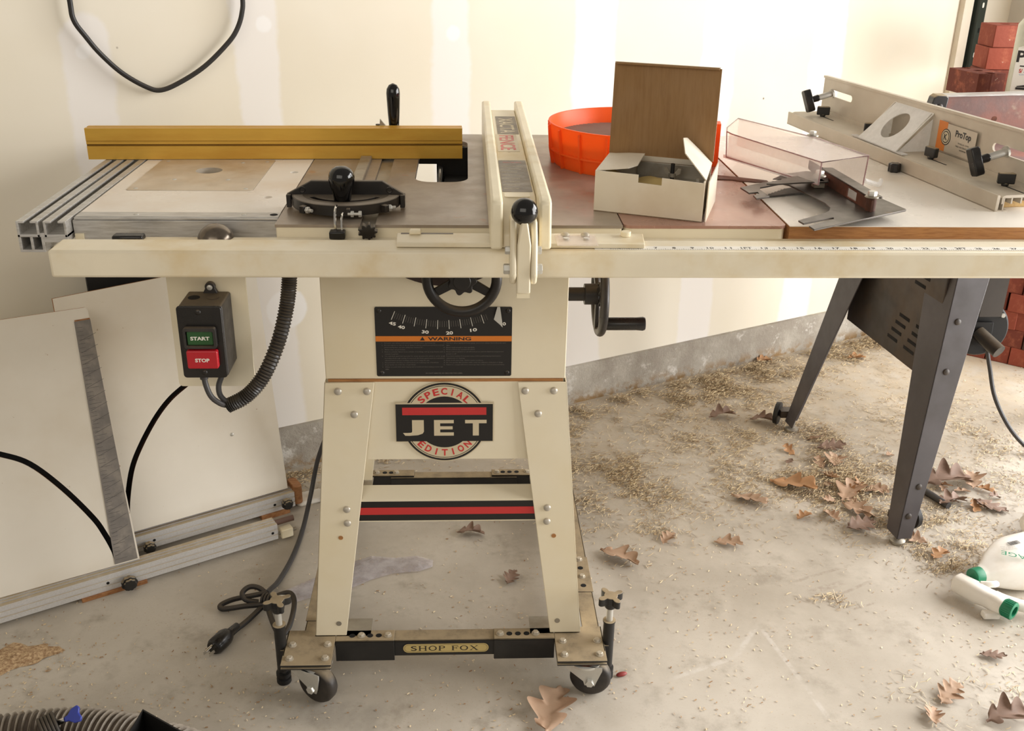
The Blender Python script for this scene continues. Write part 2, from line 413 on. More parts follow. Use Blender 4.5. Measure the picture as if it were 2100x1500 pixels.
def wall_mat():
    g = G('taped_drywall'); p = g.xyz()
    col = g.mix(g.map(g.noise(1.6, 4), .3, .7), lin((227, 218, 198)), lin((232, 225, 209)))
    n = g.mul(g.sub(g.noise(5, 5, .6), .5), .055)
    n2 = g.mul(g.sub(g.noise(22, 5, .7), .5), .012)
    white = lin((236, 232, 228))
    ww = g.add(n, n2)
    def band(s0, s1, ztop, zbot=-1):
        c, h = (s0+s1)/2, (s1-s0)/2
        # rounded upper end
        over = g.math('MAXIMUM', g.sub(p[2], ztop-h), 0.)
        dx = g.sub(p[0], c)
        d = g.math('SQRT', g.add(g.mul(dx, dx), g.mul(over, over)))
        f = g.map(g.add(d, ww), h+.006, h-.008)
        return g.mul(f, g.map(p[2], zbot, zbot+.04))
    for a in ((-.588, -.496, 1.115), (-.243, -.145, 2.6), (.222, .322, 2.6), (.62, .745, 2.6), (1.03, 1.15, 2.6), (1.44, 1.56, 2.6)):
        col = g.mix(g.mul(band(*a), .82), col, white)
    def spot(s, z, r, k=1.):
        nonlocal col
        dx = g.sub(p[0], s); dz = g.sub(p[2], z)
        d = g.math('SQRT', g.add(g.mul(dx, dx), g.mul(dz, dz)))
        col = g.mix(g.mul(g.map(g.add(d, n2), r+.004, r-.004), k), col, lin((241, 239, 236)))
    for a in ((-.174, 1.087, .017), (.281, 1.052, .018), (.673, 1.048, .017), (-.547, 1.045, .014), (-.19, .36, .02), (-.19, .74, .02), (-.17, .43, .05)): spot(*a)
    nick = g.map(g.add(g.voro(7.3), g.mul(g.sub(g.noise(60, 3), .5), .03)), .034, .02)
    nick = g.mul(nick, g.map(g.noise(3.1, 2), .42, .5))
    col = g.mix(g.mul(nick, .85), col, lin((96, 76, 52)))
    return g.out(col, .75, bump=g.noise(40, 4), bstr=.05)

floor = MB().add([(-2.6, -.36, 0), (-2.6, -3.2, 0), (4.4, -3.2, 0), tuple(wp(WC+.02)), ], [(0, 1, 2, 3)]).build('floor', floor_mat())
struct(floor)
def setpiece(name, mb, m):
    o = mb.build(name, m); o.matrix_basis = WM; return struct(o)
setpiece('wall_back', MB().box(-3., WC, 0, .03, .118, 2.5), wall_mat())
def conc():
    g = G('rough_concrete')
    col = g.mix(g.map(g.noise(5, 6, .65), .35, .65), lin((158, 150, 138)), lin((192, 186, 174)))
    col = g.mix(g.map(g.noise(13, 6, .7), .55, .68), col, lin((218, 214, 206)))
    col = g.mix(g.mul(g.map(g.xyz()[2], .05, .0), g.map(g.noise(30, 5), .4, .6)), col, lin((150, 122, 84)))
    return g.out(col, .9, bump=g.noise(38, 8, .75), bstr=.7, bdist=.008)
MC = conc()
setpiece('baseboard_back', MB().box(-3., WC, -.012, .03, 0, .118), MC)
def wall2_mat():
    g = G('white_drywall')
    return g.out(g.mix(g.map(g.noise(3, 4), .3, .7), lin((214, 208, 196)), lin((226, 222, 214))), .7)
setpiece('wall_right', MB().box(WC, WC+.03, -.62, .03, .118, 2.5), wall2_mat())
setpiece('baseboard_right', MB().box(WC, WC+.03, -.62, .03, 0, .118), MC)

# ================================================================== the white contractor table saw
saw = thing('table_saw', 'cream contractor table saw with black warning plate and red start-stop buttons, on a wheeled base', 'table saw', (.25, .36, 0.085))
# --- cabinet, open at the back
c = MB()
c.box(.043, .449, .115, .118, .588, .845)
c.box(.043, .046, .118, .60, .588, .845).box(.446, .449, .118, .60, .588, .845)
c.box(.046, .446, .118, .60, .588, .592)
cab = c.build('cabinet', 'cream', saw, .003)
MB().box(.047, .445, .1135, .1165, .5835, .588).build('seam_strip', 'mdf', cab)
# trunnion, then the blade, seen through the throat; black plates added as shade
b = MB().box(.238, .36, .2, .58, .70, .83).box(.1, .36, .46, .56, .66, .72)
b.cyl((.235, .36, .78), (.36, .36, .78), .03).box(.222, .37, .575, .58, .6, .885).box(.05, .42, .664, .668, .832, .886).box(.12, .37, .50, .52, .60, .74).box(.29, .31, .12, .2, .72, .80)
b.box(.226, .235, .36, .58, .70, .85)
b.build('trunnion_and_shade_plates', 'black_matt', saw)
d = MB(); n = 40; pl = []
for i in range(n):
    a = 2*PI*i/n; pl += [(.118*math.cos(a), .118*math.sin(a)), (.127*math.cos(a+.11), .127*math.sin(a+.11)), (.116*math.cos(a+.13), .116*math.sin(a+.13))]
d.prism(pl, -.0012, .0012, m=frame((.232, .43, .745), (0, 1, 0), (0, 0, 1)))
d.build('saw_blade', 'steel_dull', saw)

# --- main table, wing, extension table, router wing
def table(x0, x1, y1, name, mat, holes=(), slots=(), rr=.004):
    m = MB()
    m.prism(rrect(x0+.014, x1-.014, .014, y1-.014, rr), T-.010, T-.0048, holes)
    ok = [h for h in holes]
    xs = [x0]+[v for s in slots for v in s]+[x1]
    for i in range(0, len(xs), 2):
        a, b2 = xs[i], xs[i+1]
        hh = [h for h in ok if a < h[0][0] < b2]
        m.prism(rrect(a, b2, 0, y1, rr if len(xs) == 2 else .0008), T-.0045, T, hh)
    return m.build(name, mat, saw)
throat = rrect(.192, .284, .266, .62, .03)
tt = table(.0, .514, .686, 'table_top', 'iron', [throat], [(.124, .147), (.345, .366)])
MB().box(.1245, .1465, .0, .686, T-.0046, T-.0038).build('miter_slot', 'steel_dull', tt)
def skirt(x0, x1, y1, name, par, rr=.003, mat='cream', zb=.842):
    m = MB(); t = .012
    m.prism(rrect(x0+.001, x1-.001, .001, y1-.001, rr), zb, T-.0046, [rrect(x0+t, x1-t, t, y1-t, rr)])
    return m.build(name, mat, par)
skirt(0, .514, .686, 'table_skirt', tt)
wg = table(.516, .762, .686, 'extension_wing', 'iron_red', rr=.012)
skirt(.516, .762, .686, 'wing_skirt', wg, .012)
e = MB(); e.box(.766, 1.25, .0, .686, T-.001, T)
ex = e.build('extension_table', 'laminate', saw)
MB().box(.766, 1.25, .0005, .6855, .846, T-.0011).build('table_edge', 'mdf', ex)
# router wing
rw = MB().prism([(-.302, .067), (-.002, .067), (-.002, .684), (-.302, .684)], .868, T-.0005,
                [rrect(-.2755, -.0695, .1995, .4305, .006), circ(-.038, .16, .0075, 16), circ(-.022, .335, .0075, 16), circ(-.032, .51, .0075, 16)]
                ).build('router_wing', 'laminate', saw)
MB().prism(rrect(-.275, -.07, .2, .43, .006), .872, T+.0002, [circ(-.172, .342, .023, 28)]).build('router_plate', 'plate', rw)
MB().box(-.27, -.08, .21, .42, .80, .868).build('router_housing', 'black_matt', rw)
for p in ((-.262, .212), (-.083, .212), (-.262, .415), (-.083, .415), (-.125, .275), (-.215, .275), (-.125, .405)): put(SCREW, rw, (*p, T-.0008))
fr = MB()
fr.box(-.302, -.001, .040, .0665, T-.004, T).box(-.302, -.001, .0355, .0385, T-.004, T-.0006).box(-.304, -.001, .034, .0665, .838, T-.0045)
fo = fr.build('front_extrusion', 'alu', rw, .0006)
for x in (-.215, -.055): put(SCREW, fo, (x, .053, T-.0005))
MB().disc(.006, 0, .0007, m=Matrix.Translation((-.01, .053, T-.0004))).build('screw_hole', 'void', fo)
# twin t-tracks along the left end
tr = MB()
def track(x0, x1):
    w = x1-x0
    for xa, xb, za, zb in ((0, .0035, .866, T), (w-.0035, w, .866, T), (0, w, .866, .870), (.0035, .0115, T-.003, T), (w-.0115, w-.0035, T-.003, T)):
        tr.box(x0+xa, x0+xb, .012, .69, za, zb)
track(-.378, -.346); track(-.339, -.306)
for xa, xb in ((-.378, -.374), (-.361, -.357), (-.345, -.341)): tr.box(xa, xb, .012, .69, .846, .866)
tr.box(-.378, -.341, .012, .69, .843, .847).box(-.346, -.339, .012, .69, .866, .872).box(-.341, -.306, .012, .69, .858, .866)
tk = tr.build('t_track', 'alu', rw, .0005)
for y in (.06, .17, .29, .42): put(SCREW, tk, (-.322, y, .8702))
MB().prism([(-.345, .80), (-.345, .842), (-.302, .842), (-.302, .866), (-.290, .866), (-.290, .80), (-.315, .806)], .03, .045, m=frame((0, 0, 0), (1, 0, 0), (0, 0, 1)).copy() @ Matrix.Scale(-1, 4, (0, 0, 1))).build('wing_bracket', 'cream', rw)
# --- front rail
rl = MB().box(-.293, 1.2, -.10, -.042, .841, .8805).build('front_rail', 'cream_stained', saw, .004, seg=3)
MB().box(-.20, 1.145, -.0415, -.0005, .868, .8705).build('rail_flange', 'cream_stained', rl)
MB().box(-.28, 1.19, -.041, -.038, .843, .8675).build('rail_backplate', 'cream', rl)
tp = MB().box(.462, 1.199, -.0905, -.0745, .8806, .8811).build('ruler_tape', 'white_ink', rl)
nb = MB()
for i in range(4, 29):
    x = .55+(i-7)*.026
    if x > 1.19: break
    fm = frame((x, -.0825, .88125))
    if i % 12 == 0:
        text(nb, '1FT' if i == 12 else '2FT', fm, w=.016, h=.008, bold=.02)
    else: text(nb, str(i), fm, h=.0065, w=.005*len(str(i)), bold=.02)
    for k in range(8): nb.box(x+.013+k*.00325-.0002, x+.013+k*.00325+.0002, -.0902, -.0875 if k % 4 else -.085, .8811, .8812)
nb.build('numbers', 'dark_ink', tp)
for x, y in ((.02, -.02), (.12, -.02), (.235, -.022), (-.15, -.02), (.70, -.02), (.86, -.02), (1.02, -.018)):
    MB().disc(.004, 0, .0005, 14, m=Matrix.Translation((x, y, .8705))).build('bolt_hole', 'rust', rl)
# knob and lever of the router wing, poking up behind the rail
MB().ball((-.087, -.0, .866), .027, 28, .9).build('lock_knob', 'knob_steel', rw)
MB().box(-.232, -.188, -.02, .0, .868, .8775).build('lock_lever', 'black', rw, .003)
# rear rail
MB().box(-.29, 1.2, .69, .72, .85, .88).build('rear_rail', 'cream', saw, .003)

RIVET = proto(MB().lathe([(.0042, 0), (.0036, .001), (.002, .0018)], 14), 'rivet', 'black_cast')
# --- scale and warning plate on the cabinet front
YF = .1148
FP = frame((0, YF, 0), (1, 0, 0), (0, 0, 1))           # x right, y up; local z points to the viewer
def pz(px, py): return (.13+(px-768)*.000802, .718-(py-630)*.00088)
pw = MB().prism(rrect(.1295, .3565, .5935, .7185, .003), 0, .0008, m=FP).build('warning_plate', 'label_black', saw)
FQ = frame((0, YF-.0009, 0), (1, 0, 0), (0, 0, 1))
MB().prism([(.1297, .6572), (.3563, .6572), (.3563, .6668), (.1297, .6668)], 0, .0002, m=FQ).build('warning_band', 'orange_label', pw)
FQ2 = frame((0, YF-.0013, 0), (1, 0, 0), (0, 0, 1))
wl = MB(); text(wl, 'WARNING', FQ2, w=.072, h=.0062, cx=.2525, cy=.662, bold=.025)
wl.prism([(.2035, .659), (.2115, .659), (.2075, .6658)], 0, .0001, m=FQ2)
wl.build('warning_lettering', 'dark_ink', pw)
t1 = MB(); cx, cz, R0 = .2425, .679+.224, .224
for k in range(46):
    a = math.radians(22.5-k)                            # 0 degrees on the right
    big = k % 5 == 0
    r0, r1 = (R0-.016, R0) if big else (R0-.0145, R0-.004)
    w = .00042 if big else .00026
    sn, cs = math.sin(a), math.cos(a)
    if k < 3: continue
    q = [(r0, -w), (r0, w), (r1, w), (r1, -w)]
    t1.mat(0 if big else 1).add([(cx+r*sn+o*cs, cz-r*cs+o*sn, 0) for r, o in q], [(0, 1, 2, 3)], FQ)
t1.mat(0)
for k in (10, 20, 30, 40, 45):
    a = math.radians(22.5-k+(0 if k < 45 else 1.4)); r = R0+.0068+(.0025 if k == 45 else 0)
    text(t1, str(k), FQ @ Matrix.Translation((cx+r*math.sin(a), cz-r*math.cos(a)+(.004 if k in (0, 45) else 0), 0)) @ Matrix.Rotation(-a*-.7, 4, 'Z'), h=.0058, w=.0115 if k else .0055, bold=.03)
text(t1, '0', FQ @ Matrix.Translation((.3435, .6885, 0)) @ Matrix.Rotation(.3, 4, 'Z'), h=.0058, w=.0055, bold=.03)
t1.build('scale_lettering', ['white_ink', 'grey_ink'], pw)
t2 = MB()
colA = ['1|For your own safety, read instruction manual before operating saw.', '2|Do not expose to rain or use in damp locations, and if connected to a circuit', '|protected by fuse, use time delay fuse marked "D".', '3|Always wear eye protection.', '4|Remove jewelry, fasten loose articles of clothing, roll up long sleeves and', '|contain long hair.', '5|Use saw blade guard and spreader for every operation for which it can be used,', '|including all through sawing. If removed, the blade guard must be reinstalled,', '|adjusted and in proper working order before using the saw.', '6|Pay particular attention to instructions on reducing risk of kickback.', '7|Keep hands out of the line of saw blade.', '8|Always use push sticks when ripping narrow work and when making non-through', '|cuts.']
colB = ['9|Use fence when ripping and miter gauge when cross cutting. Not both at the same', '|time.', '10|Never reach around or over saw blade.', '11|Never perform any operation freehand.', '12|Never remove jammed or cut-off work pieces until the blade has stopped and', '|power is off.', '13|Disconnect machine from power source before performing any maintenance,', '|adjustments or cleaning.', '14|Keep work area clean. Clutter invites accidents.', '15|Do not operate this machine while under the influence of alcohol or drugs.', '16|Failure to comply with these warnings may result in serious personal injury.']
for x0, rows in ((.1395, colA), (.2425, colB)):
    for i, l in enumerate(rows):
        nn, body = l.split('|'); z = .6540-i*.00395
        if nn: text(t2, nn, FQ, h=.0018, cx=x0, cy=z, left=True, res=1)
        text(t2, body, FQ, h=.0023, w=min(.1, len(body)*.00129), cx=x0+.0045, cy=z, left=True, res=1)
text(t2, 'DO NOT REMOVE OR OBSCURE THIS LABEL', FQ, w=.062, h=.002, cx=.243, cy=.599, bold=.02, res=1)
t2.build('small_print', 'grey_ink', pw)
for x, z in ((.1365, .7115), (.3495, .7115), (.138, .5995), (.349, .5995)): put(RIVET, pw, (x, YF-.0008, z), (0, -1, 0))
M['grey_paint'] = worn('grey_paint', (196, 194, 186), .45)
# --- tilt pointer
MB().prism([(.326, .70), (.3315, .722), (.336, .722), (.3395, .697), (.3405, .686), (.336, .691)], 0, .001, m=frame((0, .105, 0), (1, 0, 0), (0, 0, 1))).build('tilt_pointer', 'grey_paint', saw)

M['rust_dark'] = worn('dark_rust', (58, 36, 26), .55, c2=(40, 28, 22), sc2=12)
# --- front handwheel
def handwheel(o, x, y, R, name, spokes, a0, back, lobes=True, grip=None):
    m = MB(frame(o, x, y))                                # local z is the wheel's axis, towards the user
    m.ring(R-.008, .0085, 48, 12)
    m.disc(.02, -.03, -.004).disc(.013, -back, -.02)
    for i in range(spokes):
        a = a0+2*PI*i/spokes; cs, sn = math.cos(a), math.sin(a)
        m.prism([(-.008, .01), (.008, .01), (.0065, R-.01), (-.0065, R-.01)], -.008, -.001, m=Matrix.Rotation(a-PI/2, 4, 'Z'))
    w = m.build(name, 'black_cast', saw, .001)
    k = MB(frame(o, x, y)); pts = []
    for i in range(56):
        a = 2*PI*i/56; r = .021+.0028*math.cos(7*a); pts.append((r*math.cos(a), r*math.sin(a)))
    k.prism(pts, -.004, .014); k.disc(.014, .014, .0165)
    k.build('locking_knob', 'black_cast', w, .002)
    return w
hw = handwheel((.274, .062, .785), (1, 0, 0), (0, 0, 1), .063, 'tilt_handwheel', 3, PI/2, .06)
MB().lathe([(.0105, 0), (.0125, .006), (.0135, .03), (.012, .045), (.006, .05)], 20, along((.312, .062, .815), (0, -1, 0))).build('crank_handle', 'black', hw)
MB().prism([(.245+.15*math.cos(PI+.60+(PI-1.2)*i/24), .907+.15*math.sin(PI+.60+(PI-1.2)*i/24)) for i in range(25)], 0, .006, m=frame((0, .1145, 0), (1, 0, 0), (0, 0, 1))).build('bearing_housing', 'rust_dark', saw)
# --- side handwheel on the right
sw = handwheel((.532, .34, .66), (0, 1, 0), (0, 0, 1), .08, 'height_handwheel', 3, -PI/2, .085)
MB().lathe([(.0095, 0), (.0125, .006), (.0125, .07), (.0135, .082), (.012, .086)], 20, along((.535, .34, .600), (1, 0, 0))).build('crank_handle', 'black', sw)
MB().box(.449, .456, .30, .38, .60, .80).build('shaft_plate', 'black_cast', saw)

# --- stand: four splayed legs, skirts, shelf stretchers
def leg(sx, sy):
    """one folded sheet leg; sx / sy pick the corner"""
    mx = (lambda x: x) if sx < 0 else (lambda x: .4925-x)
    my = (lambda y: y) if sy < 0 else (lambda y: .715-y)
    A = [(.041, .110, .5835), (.125, .110, .5835), (.058, .072, .0875), (.001, .072, .0875)]
    Bk = [(.041, .110, .5835), (.041, .19, .5835), (.001, .13, .0875), (.001, .072, .0875)]
    m = MB()
    for q, off in ((A, (0, .0025, 0)), (Bk, (.0025, 0, 0))):
        v = [(mx(a), my(b2), z) for a, b2, z in q]+[(mx(a+off[0]), my(b2+off[1]), z) for a, b2, z in q]
        m.add(v, [(0, 1, 2, 3), (7, 6, 5, 4), (0, 4, 5, 1), (1, 5, 6, 2), (2, 6, 7, 3), (3, 7, 4, 0)])
    l = m.build('leg', 'cream', saw, .001)
    if sy < 0:
        def fy(z): return .110-(.5835-z)*(.038/.496)-.0003
        for x, z in ((.063, .568), (.112, .568), (.089, .526), (.069, .346), (.069, .319)):
            put(DOME, l, (mx(x), fy(z), z), (0, -1, .08))
        for x, z in ((.056, .290), (.045, .113)):
            h = MB(frame((mx(x), fy(z), z), (1, 0, 0), (0, 0, 1)))
            h.disc(.0042 if z > .2 else .005, 0, .0004, 20).build('slot_hole', 'mdf' if z > .2 else 'steel_dull', l)
    return l
for sy in (-1, 1):
    for sx in (-1, 1): leg(sx, sy)
s1 = MB(); FS = lambda z: .1145-(.5835-z)*(.028/.496)
def panel(mb, q, t=.002):
    n = (Vector(q[1])-Vector(q[0])).cross(Vector(q[3])-Vector(q[0])).normalized()*t
    mb.add([tuple(p) for p in q]+[tuple(Vector(p)+n) for p in q], [(0, 1, 2, 3), (7, 6, 5, 4), (0, 4, 5, 1), (1, 5, 6, 2), (2, 6, 7, 3), (3, 7, 4, 0)])
panel(s1, [(.05, FS(.5835), .5835), (.443, FS(.5835), .5835), (.455, FS(.438), .438), (.038, FS(.438), .438)])
sk = s1.build('front_skirt', 'cream', saw)
s2 = MB()
panel(s2, [(.05, .715-FS(.5835), .5835), (.443, .715-FS(.5835), .5835), (.455, .715-FS(.438), .438), (.038, .715-FS(.438), .438)])
s2.build('rear_skirt', 'cream', saw)
for nm, x0, x1 in (('left_skirt', .046, .035), ('right_skirt', .447, .458)):
    s3 = MB(); panel(s3, [(x0, .12, .5835), (x0, .595, .5835), (x1, .61, .438), (x1, .105, .438)]); s3.build('side_skirt', 'cream', saw)
def stretcher(yf, back):
    m = MB().box(.066, .427, yf, yf+.002, .317, .362)
    m.prism([(0, .362), (.002, .360), (.026, .374), (.026, .377)], .066, .427, m=frame((0, yf, 0), (0, 1, 0), (0, 0, 1)))
    return m.build('stretcher', 'cream', saw)
st = stretcher(.0965, False)
MB().box(.067, .426, .0958, .0964, .3195, .3585).build('stripe', 'label_black', st)
MB().box(.067, .426, .0954, .0957, .332, .3465).build('red_stripe', 'label_red', st)
MB().box(.066, .427, .613, .615, .317, .362).build('stretcher', 'cream', saw)

# --- round emblem on the skirt
sl = Vector((0, FS(.5835)-FS(.438), .5835-.438)).normalized()
FE = frame((0, FS(.438)-.0022, .438), (1, 0, 0), tuple(sl))     # local y runs up the skirt from its lower edge
def ez(z): return (z-.438)/sl.z
ec = (.2425, ez(.5095)); er = .0735
def badge(r, hw_, hh):
    o = []; a0 = math.asin(hh/r); n = 28
    for i in range(n+1): a = a0+(PI-2*a0)*i/n; o.append((ec[0]+r*math.cos(a), ec[1]+r*math.sin(a)))
    o += [(ec[0]-hw_, ec[1]+hh), (ec[0]-hw_, ec[1]-hh)]
    for i in range(n+1): a = PI+a0+(PI-2*a0)*i/n; o.append((ec[0]+r*math.cos(a), ec[1]+r*math.sin(a)))
    o += [(ec[0]+hw_, ec[1]-hh), (ec[0]+hw_, ec[1]+hh)]
    return o
e1 = MB(FE)
e1.mat(0).prism(badge(.0742, .0845, .0372), 0, .0004)
e1.mat(1).prism(badge(.0728, .0832, .0359), .0004, .0005)
e1.mat(0).prism(circ(*ec, .0692, 56), .0005, .0006)
e1.mat(1).prism(circ(*ec, .0676, 56), .0006, .0007)
e1.mat(0).prism(circ(*ec, .0664, 56), .0007, .0008)
e1.mat(1).prism(circ(*ec, .0478, 48), .0008, .0009)
e1.mat(0).prism([(ec[0]+x, ec[1]+y) for x, y in ((-.0832, -.0359), (.0832, -.0359), (.0832, .0359), (-.0832, .0359))], .0009, .001)
e1.mat(1).prism([(ec[0]+x, ec[1]+y) for x, y in ((-.0832, -.0359), (.0832, -.0359), (.0832, .0336), (-.0832, .0336))], .001, .0011)
e1.mat(0)
em = e1.build('emblem', ['tan_ink', 'label_black'], sk)
MB(FE).box(ec[0]-.072, ec[0]+.072, ec[1]+.0135, ec[1]+.0275, .0011, .0013).build('red_bar', 'label_red', em)
j = MB(); F2 = FE @ Matrix.Translation((0, 0, .0013))
jx, jy, h = ec[0], ec[1]-.0105, .0295
text(j, 'J', F2, w=.036, h=h, cx=jx-.0535, cy=jy, bold=.045)
j.at(F2)
x0 = jx-.018; w = .034; y0 = jy-h/2
j.prism([(x0, y0), (x0+w, y0), (x0+w, y0+.0062), (x0+.0105, y0+.0062), (x0+.0105, y0+.0118), (x0+w-.002, y0+.0118), (x0+w-.002, y0+.0177), (x0+.0105, y0+.0177), (x0+.0105, y0+h-.0062), (x0+w, y0+h-.0062), (x0+w, y0+h), (x0, y0+h)], 0, .0001)
x0 = jx+.0355; w = .037
j.prism([(x0+w/2-.0052, y0), (x0+w/2+.0052, y0), (x0+w/2+.0052, y0+h-.0064), (x0+w, y0+h-.0064), (x0+w, y0+h), (x0, y0+h), (x0, y0+h-.0064), (x0+w/2-.0052, y0+h-.0064)], 0, .0001)
j.at(None).build('lettering', 'tan_ink', em)
q = MB(); F3 = FE @ Matrix.Translation((0, 0, .0010))
for word, a0, a1, sgn in (('SPECIAL', 133, 47, 1), ('EDITION', 226, 314, -1)):
    for i, ch in enumerate(word):
        a = math.radians(a0+(a1-a0)*i/(len(word)-1)); r = .0572
        rot = a-PI/2 if sgn > 0 else a+PI/2
        text(q, ch, F3 @ Matrix.Translation((ec[0]+r*math.cos(a), ec[1]+r*math.sin(a), 0)) @ Matrix.Rotation(rot, 4, 'Z'), h=.0125, w=.0105 if ch != 'I' else .0026, bold=.03)
q.build('red_lettering', 'label_red', em)

# --- start-stop switch on its hanging plate
br = MB().prism(rrect(-.158, -.043, .643, .868, .006), 0, .003, m=frame((0, -.027, 0), (1, 0, 0), (0, 0, 1))).build('switch_plate', 'cream', saw)
sb = MB()
sb.prism(rrect(-.1285, -.0665, .687, .797, .004), 0, .060, m=frame((0, -.0305, 0), (1, 0, 0), (0, 0, 1)))
swb = sb.build('switch_box', 'switch_body', saw, .0015)
MB().prism(rrect(-.1305, -.0675, .686, .797, .005), 0, .004, m=frame((0, -.0905, 0), (1, 0, 0), (0, 0, 1))).build('cover', 'black', swb, .001)
ear = MB(frame((0, -.031, 0), (1, 0, 0), (0, 0, 1)))
ear.prism([(-.105, .796), (-.083, .796), (-.087, .804)]+[(-.094+.0075*math.cos(math.radians(a)), .806+.0075*math.sin(math.radians(a))) for a in range(0, 181, 20)]+[(-.101, .804)], 0, .008)
ear.build('mounting_ear', 'switch_body', swb, .001)
put(SCREW, swb, (-.094, -.0395, .806), (0, -1, 0))
for x in (-.113, -.086): MB().prism(circ(x, -.058, .0085, 20, .0085), .7972, .7976).build('knockout', 'void' if x < -.1 else 'switch_body', swb)
fz = MB().prism(rrect(-.1225, -.0765, .735, .7665, .004), 0, .008, [rrect(-.1195, -.0805, .738, .7615, .002)], m=frame((0, -.0945, 0), (1, 0, 0), (0, 0, 1))).build('button_frame', 'switch_body', swb, .001)
gb = MB().prism(rrect(-.1185, -.0815, .739, .7605, .002), 0, .004, m=frame((0, -.0945, 0), (1, 0, 0), (0, 0, 1))).build('start_button', 'green', swb, .001)
rb = MB().prism(rrect(-.1205, -.0765, .7045, .7325, .003), 0, .010, m=frame((0, -.0945, 0), (1, 0, 0), (0, 0, 1))).build('stop_button', 'red', swb, .0015)
q = MB(); text(q, 'START', frame((0, -.0987, 0), (1, 0, 0), (0, 0, 1)), w=.0272, h=.0058, cx=-.1, cy=.7495, bold=.035); q.build('lettering', 'white_ink', gb)
q = MB(); text(q, 'STOP', frame((0, -.1047, 0), (1, 0, 0), (0, 0, 1)), w=.0205, h=.0058, cx=-.0985, cy=.718, bold=.035); q.build('lettering', 'white_ink', rb)
for z in (.788, .6945): put(RIVET, swb, (-.1, -.0945, z), (0, -1, 0))
MB().tube([(-.107, -.075, .69), (-.106, -.076, .67), (-.100, -.078, .65), (-.09, -.077, .638), (-.078, -.07, .630), (-.055, -.064, .638), (-.04, -.06, .65)], .0042, 10, smooth=4).tube([(-.084, -.055, .69), (-.086, -.056, .672), (-.091, -.06, .657), (-.088, -.066, .643), (-.075, -.068, .634), (-.05, -.064, .64)], .0042, 10, smooth=4).cyl((-.107, -.075, .676), (-.107, -.075, .687), .006).cyl((-.084, -.055, .676), (-.084, -.055, .687), .006).build('switch_wires', 'cord', swb)
cp = spline([Vector(p) for p in ((-.08, -.066, .6265), (-.051, -.062, .641), (-.025, -.052, .669), (-.003, -.034, .715), (.011, -.02, .765), (.0175, -.014, .806), (.02, -.012, .84))], 30)
MB().tube(cp, .0098, 16, rf=lambda t: .0108+.0012*math.sin(t*2*PI*62)).build('conduit', 'conduit', saw)
# --- power cord with plug, hanging down behind the left leg and coiled on the floor
pc = MB()
pc.tube([(.02, .66, .5), (-.03, .665, .25), (-.068, .655, .135), (-.085, .63, .06), (-.097, .56, .008), (-.1035, .45, .0065), (-.118, .36, .008), (-.128, .31, .02), (-.13, .285, .03)], .0055, 10, smooth=6)
pw2 = pc.build('power_cord', 'cord', saw)
k = MB()
k.tube([(-.13, .285, .03), (-.16, .275, .03), (-.2, .285, .014), (-.223, .275, .008), (-.215, .262, .008), (-.17, .26, .016), (-.13, .262, .02), (-.105, .275, .03), (-.08, .275, .035), (-.068, .245, .03), (-.072, .2, .012), (-.085, .175, .008), (-.105, .21, .008), (-.125, .26, .012)], .0055, 10, smooth=6)
k.tube([(-.125, .28, .024), (-.145, .292, .036), (-.165, .292, .04), (-.178, .28, .034), (-.17, .27, .024), (-.145, .268, .02)], .0055, 10, smooth=5)
k.tube([(-.135, .262, .014), (-.158, .225, .008), (-.176, .193, .009), (-.184, .171, .011)], .0055, 10, smooth=5)
for i in range(3): k.ring(.011, .003, 16, 8, along((-.134+.006*i, .272-.002*i, .024), (1, -.3, 0)))
k.build('coiled_cord', 'cord_black', pw2)
pg = MB().lathe([(.0065, -.04), (.0085, -.016), (.014, -.009), (.017, 0), (.017, .03), (.0135, .036)], 18, along((-.190, .160, .0175), (-.42, -.9, -.0)))
pl_ = pg.build('plug', 'black', pw2)
q = MB(along((-.2048, .128, .0175), (-.42, -.9, 0)))
q.box(-.0075, -.0058, -.0035, .0035, 0, .02).box(.0058, .0075, -.0035, .0035, 0, .02).disc(.0028, 0, .022, 10, m=Matrix.Translation((0, .008, 0)))
q.build('prong', 'chrome', pl_)
MB().lathe([(.0068, 0), (.0068, .024)], 14, along((-.112, .272, .026), (1, -.15, .1))).build('cord_tag', 'white_ink', pw2)

# ================================================================== rip fence
fe = thing('rip_fence', 'cream rip fence with black ball lever lying front to back on the iron saw table', 'rip fence', (.355, .1, T))
for x0, x1, nm in ((.3135, .3305, 'fence_face'), (.3795, .3965, 'fence_face')):
    m = MB().prism([(-.137, .8945), (-.125, .9575), (-.115, .9615), (.672, .9615), (.672, .8945)], x0, x1, m=frame((0, 0, 0), (0, 1, 0), (0, 0, 1)))
    m.build(nm, 'ivory', fe, .004, seg=3)
# body between the faces, its front end falling away to the rail
m = MB().prism([(-.127, .8945), (-.123, .912), (-.06, .9485), (.64, .9485), (.645, .893), (-.05, .893)], .3308, .3792, m=frame((0, 0, 0), (0, 1, 0), (0, 0, 1)))
body = m.build('fence_body', 'cream_stained', fe, .002)
L1 = Matrix.Translation((0, 0, .9486))
MB(L1).prism(rrect(.3325, .376, -.034, .172, .003), 0, .0004).build('warning_label', 'label_grey', body)
MB(L1).prism(rrect(.338, .3765, .388, .565, .001), 0, .0004).build('name_label', 'label_grey', body)
MB(L1).prism(rrect(.3345, .3705, .238, .385, .001), 0, .0006).build('name_label', 'tan_ink', body)
FT = frame((.357, .47, .9492), (0, -1, 0), (1, 0, 0))
q = MB(); text(q, 'XACTA', FT, w=.145, h=.027, bold=.02); q.build('lettering', 'tan_ink', body)
FT = frame((.3525, .312, .9494), (0, -1, 0), (1, 0, 0))
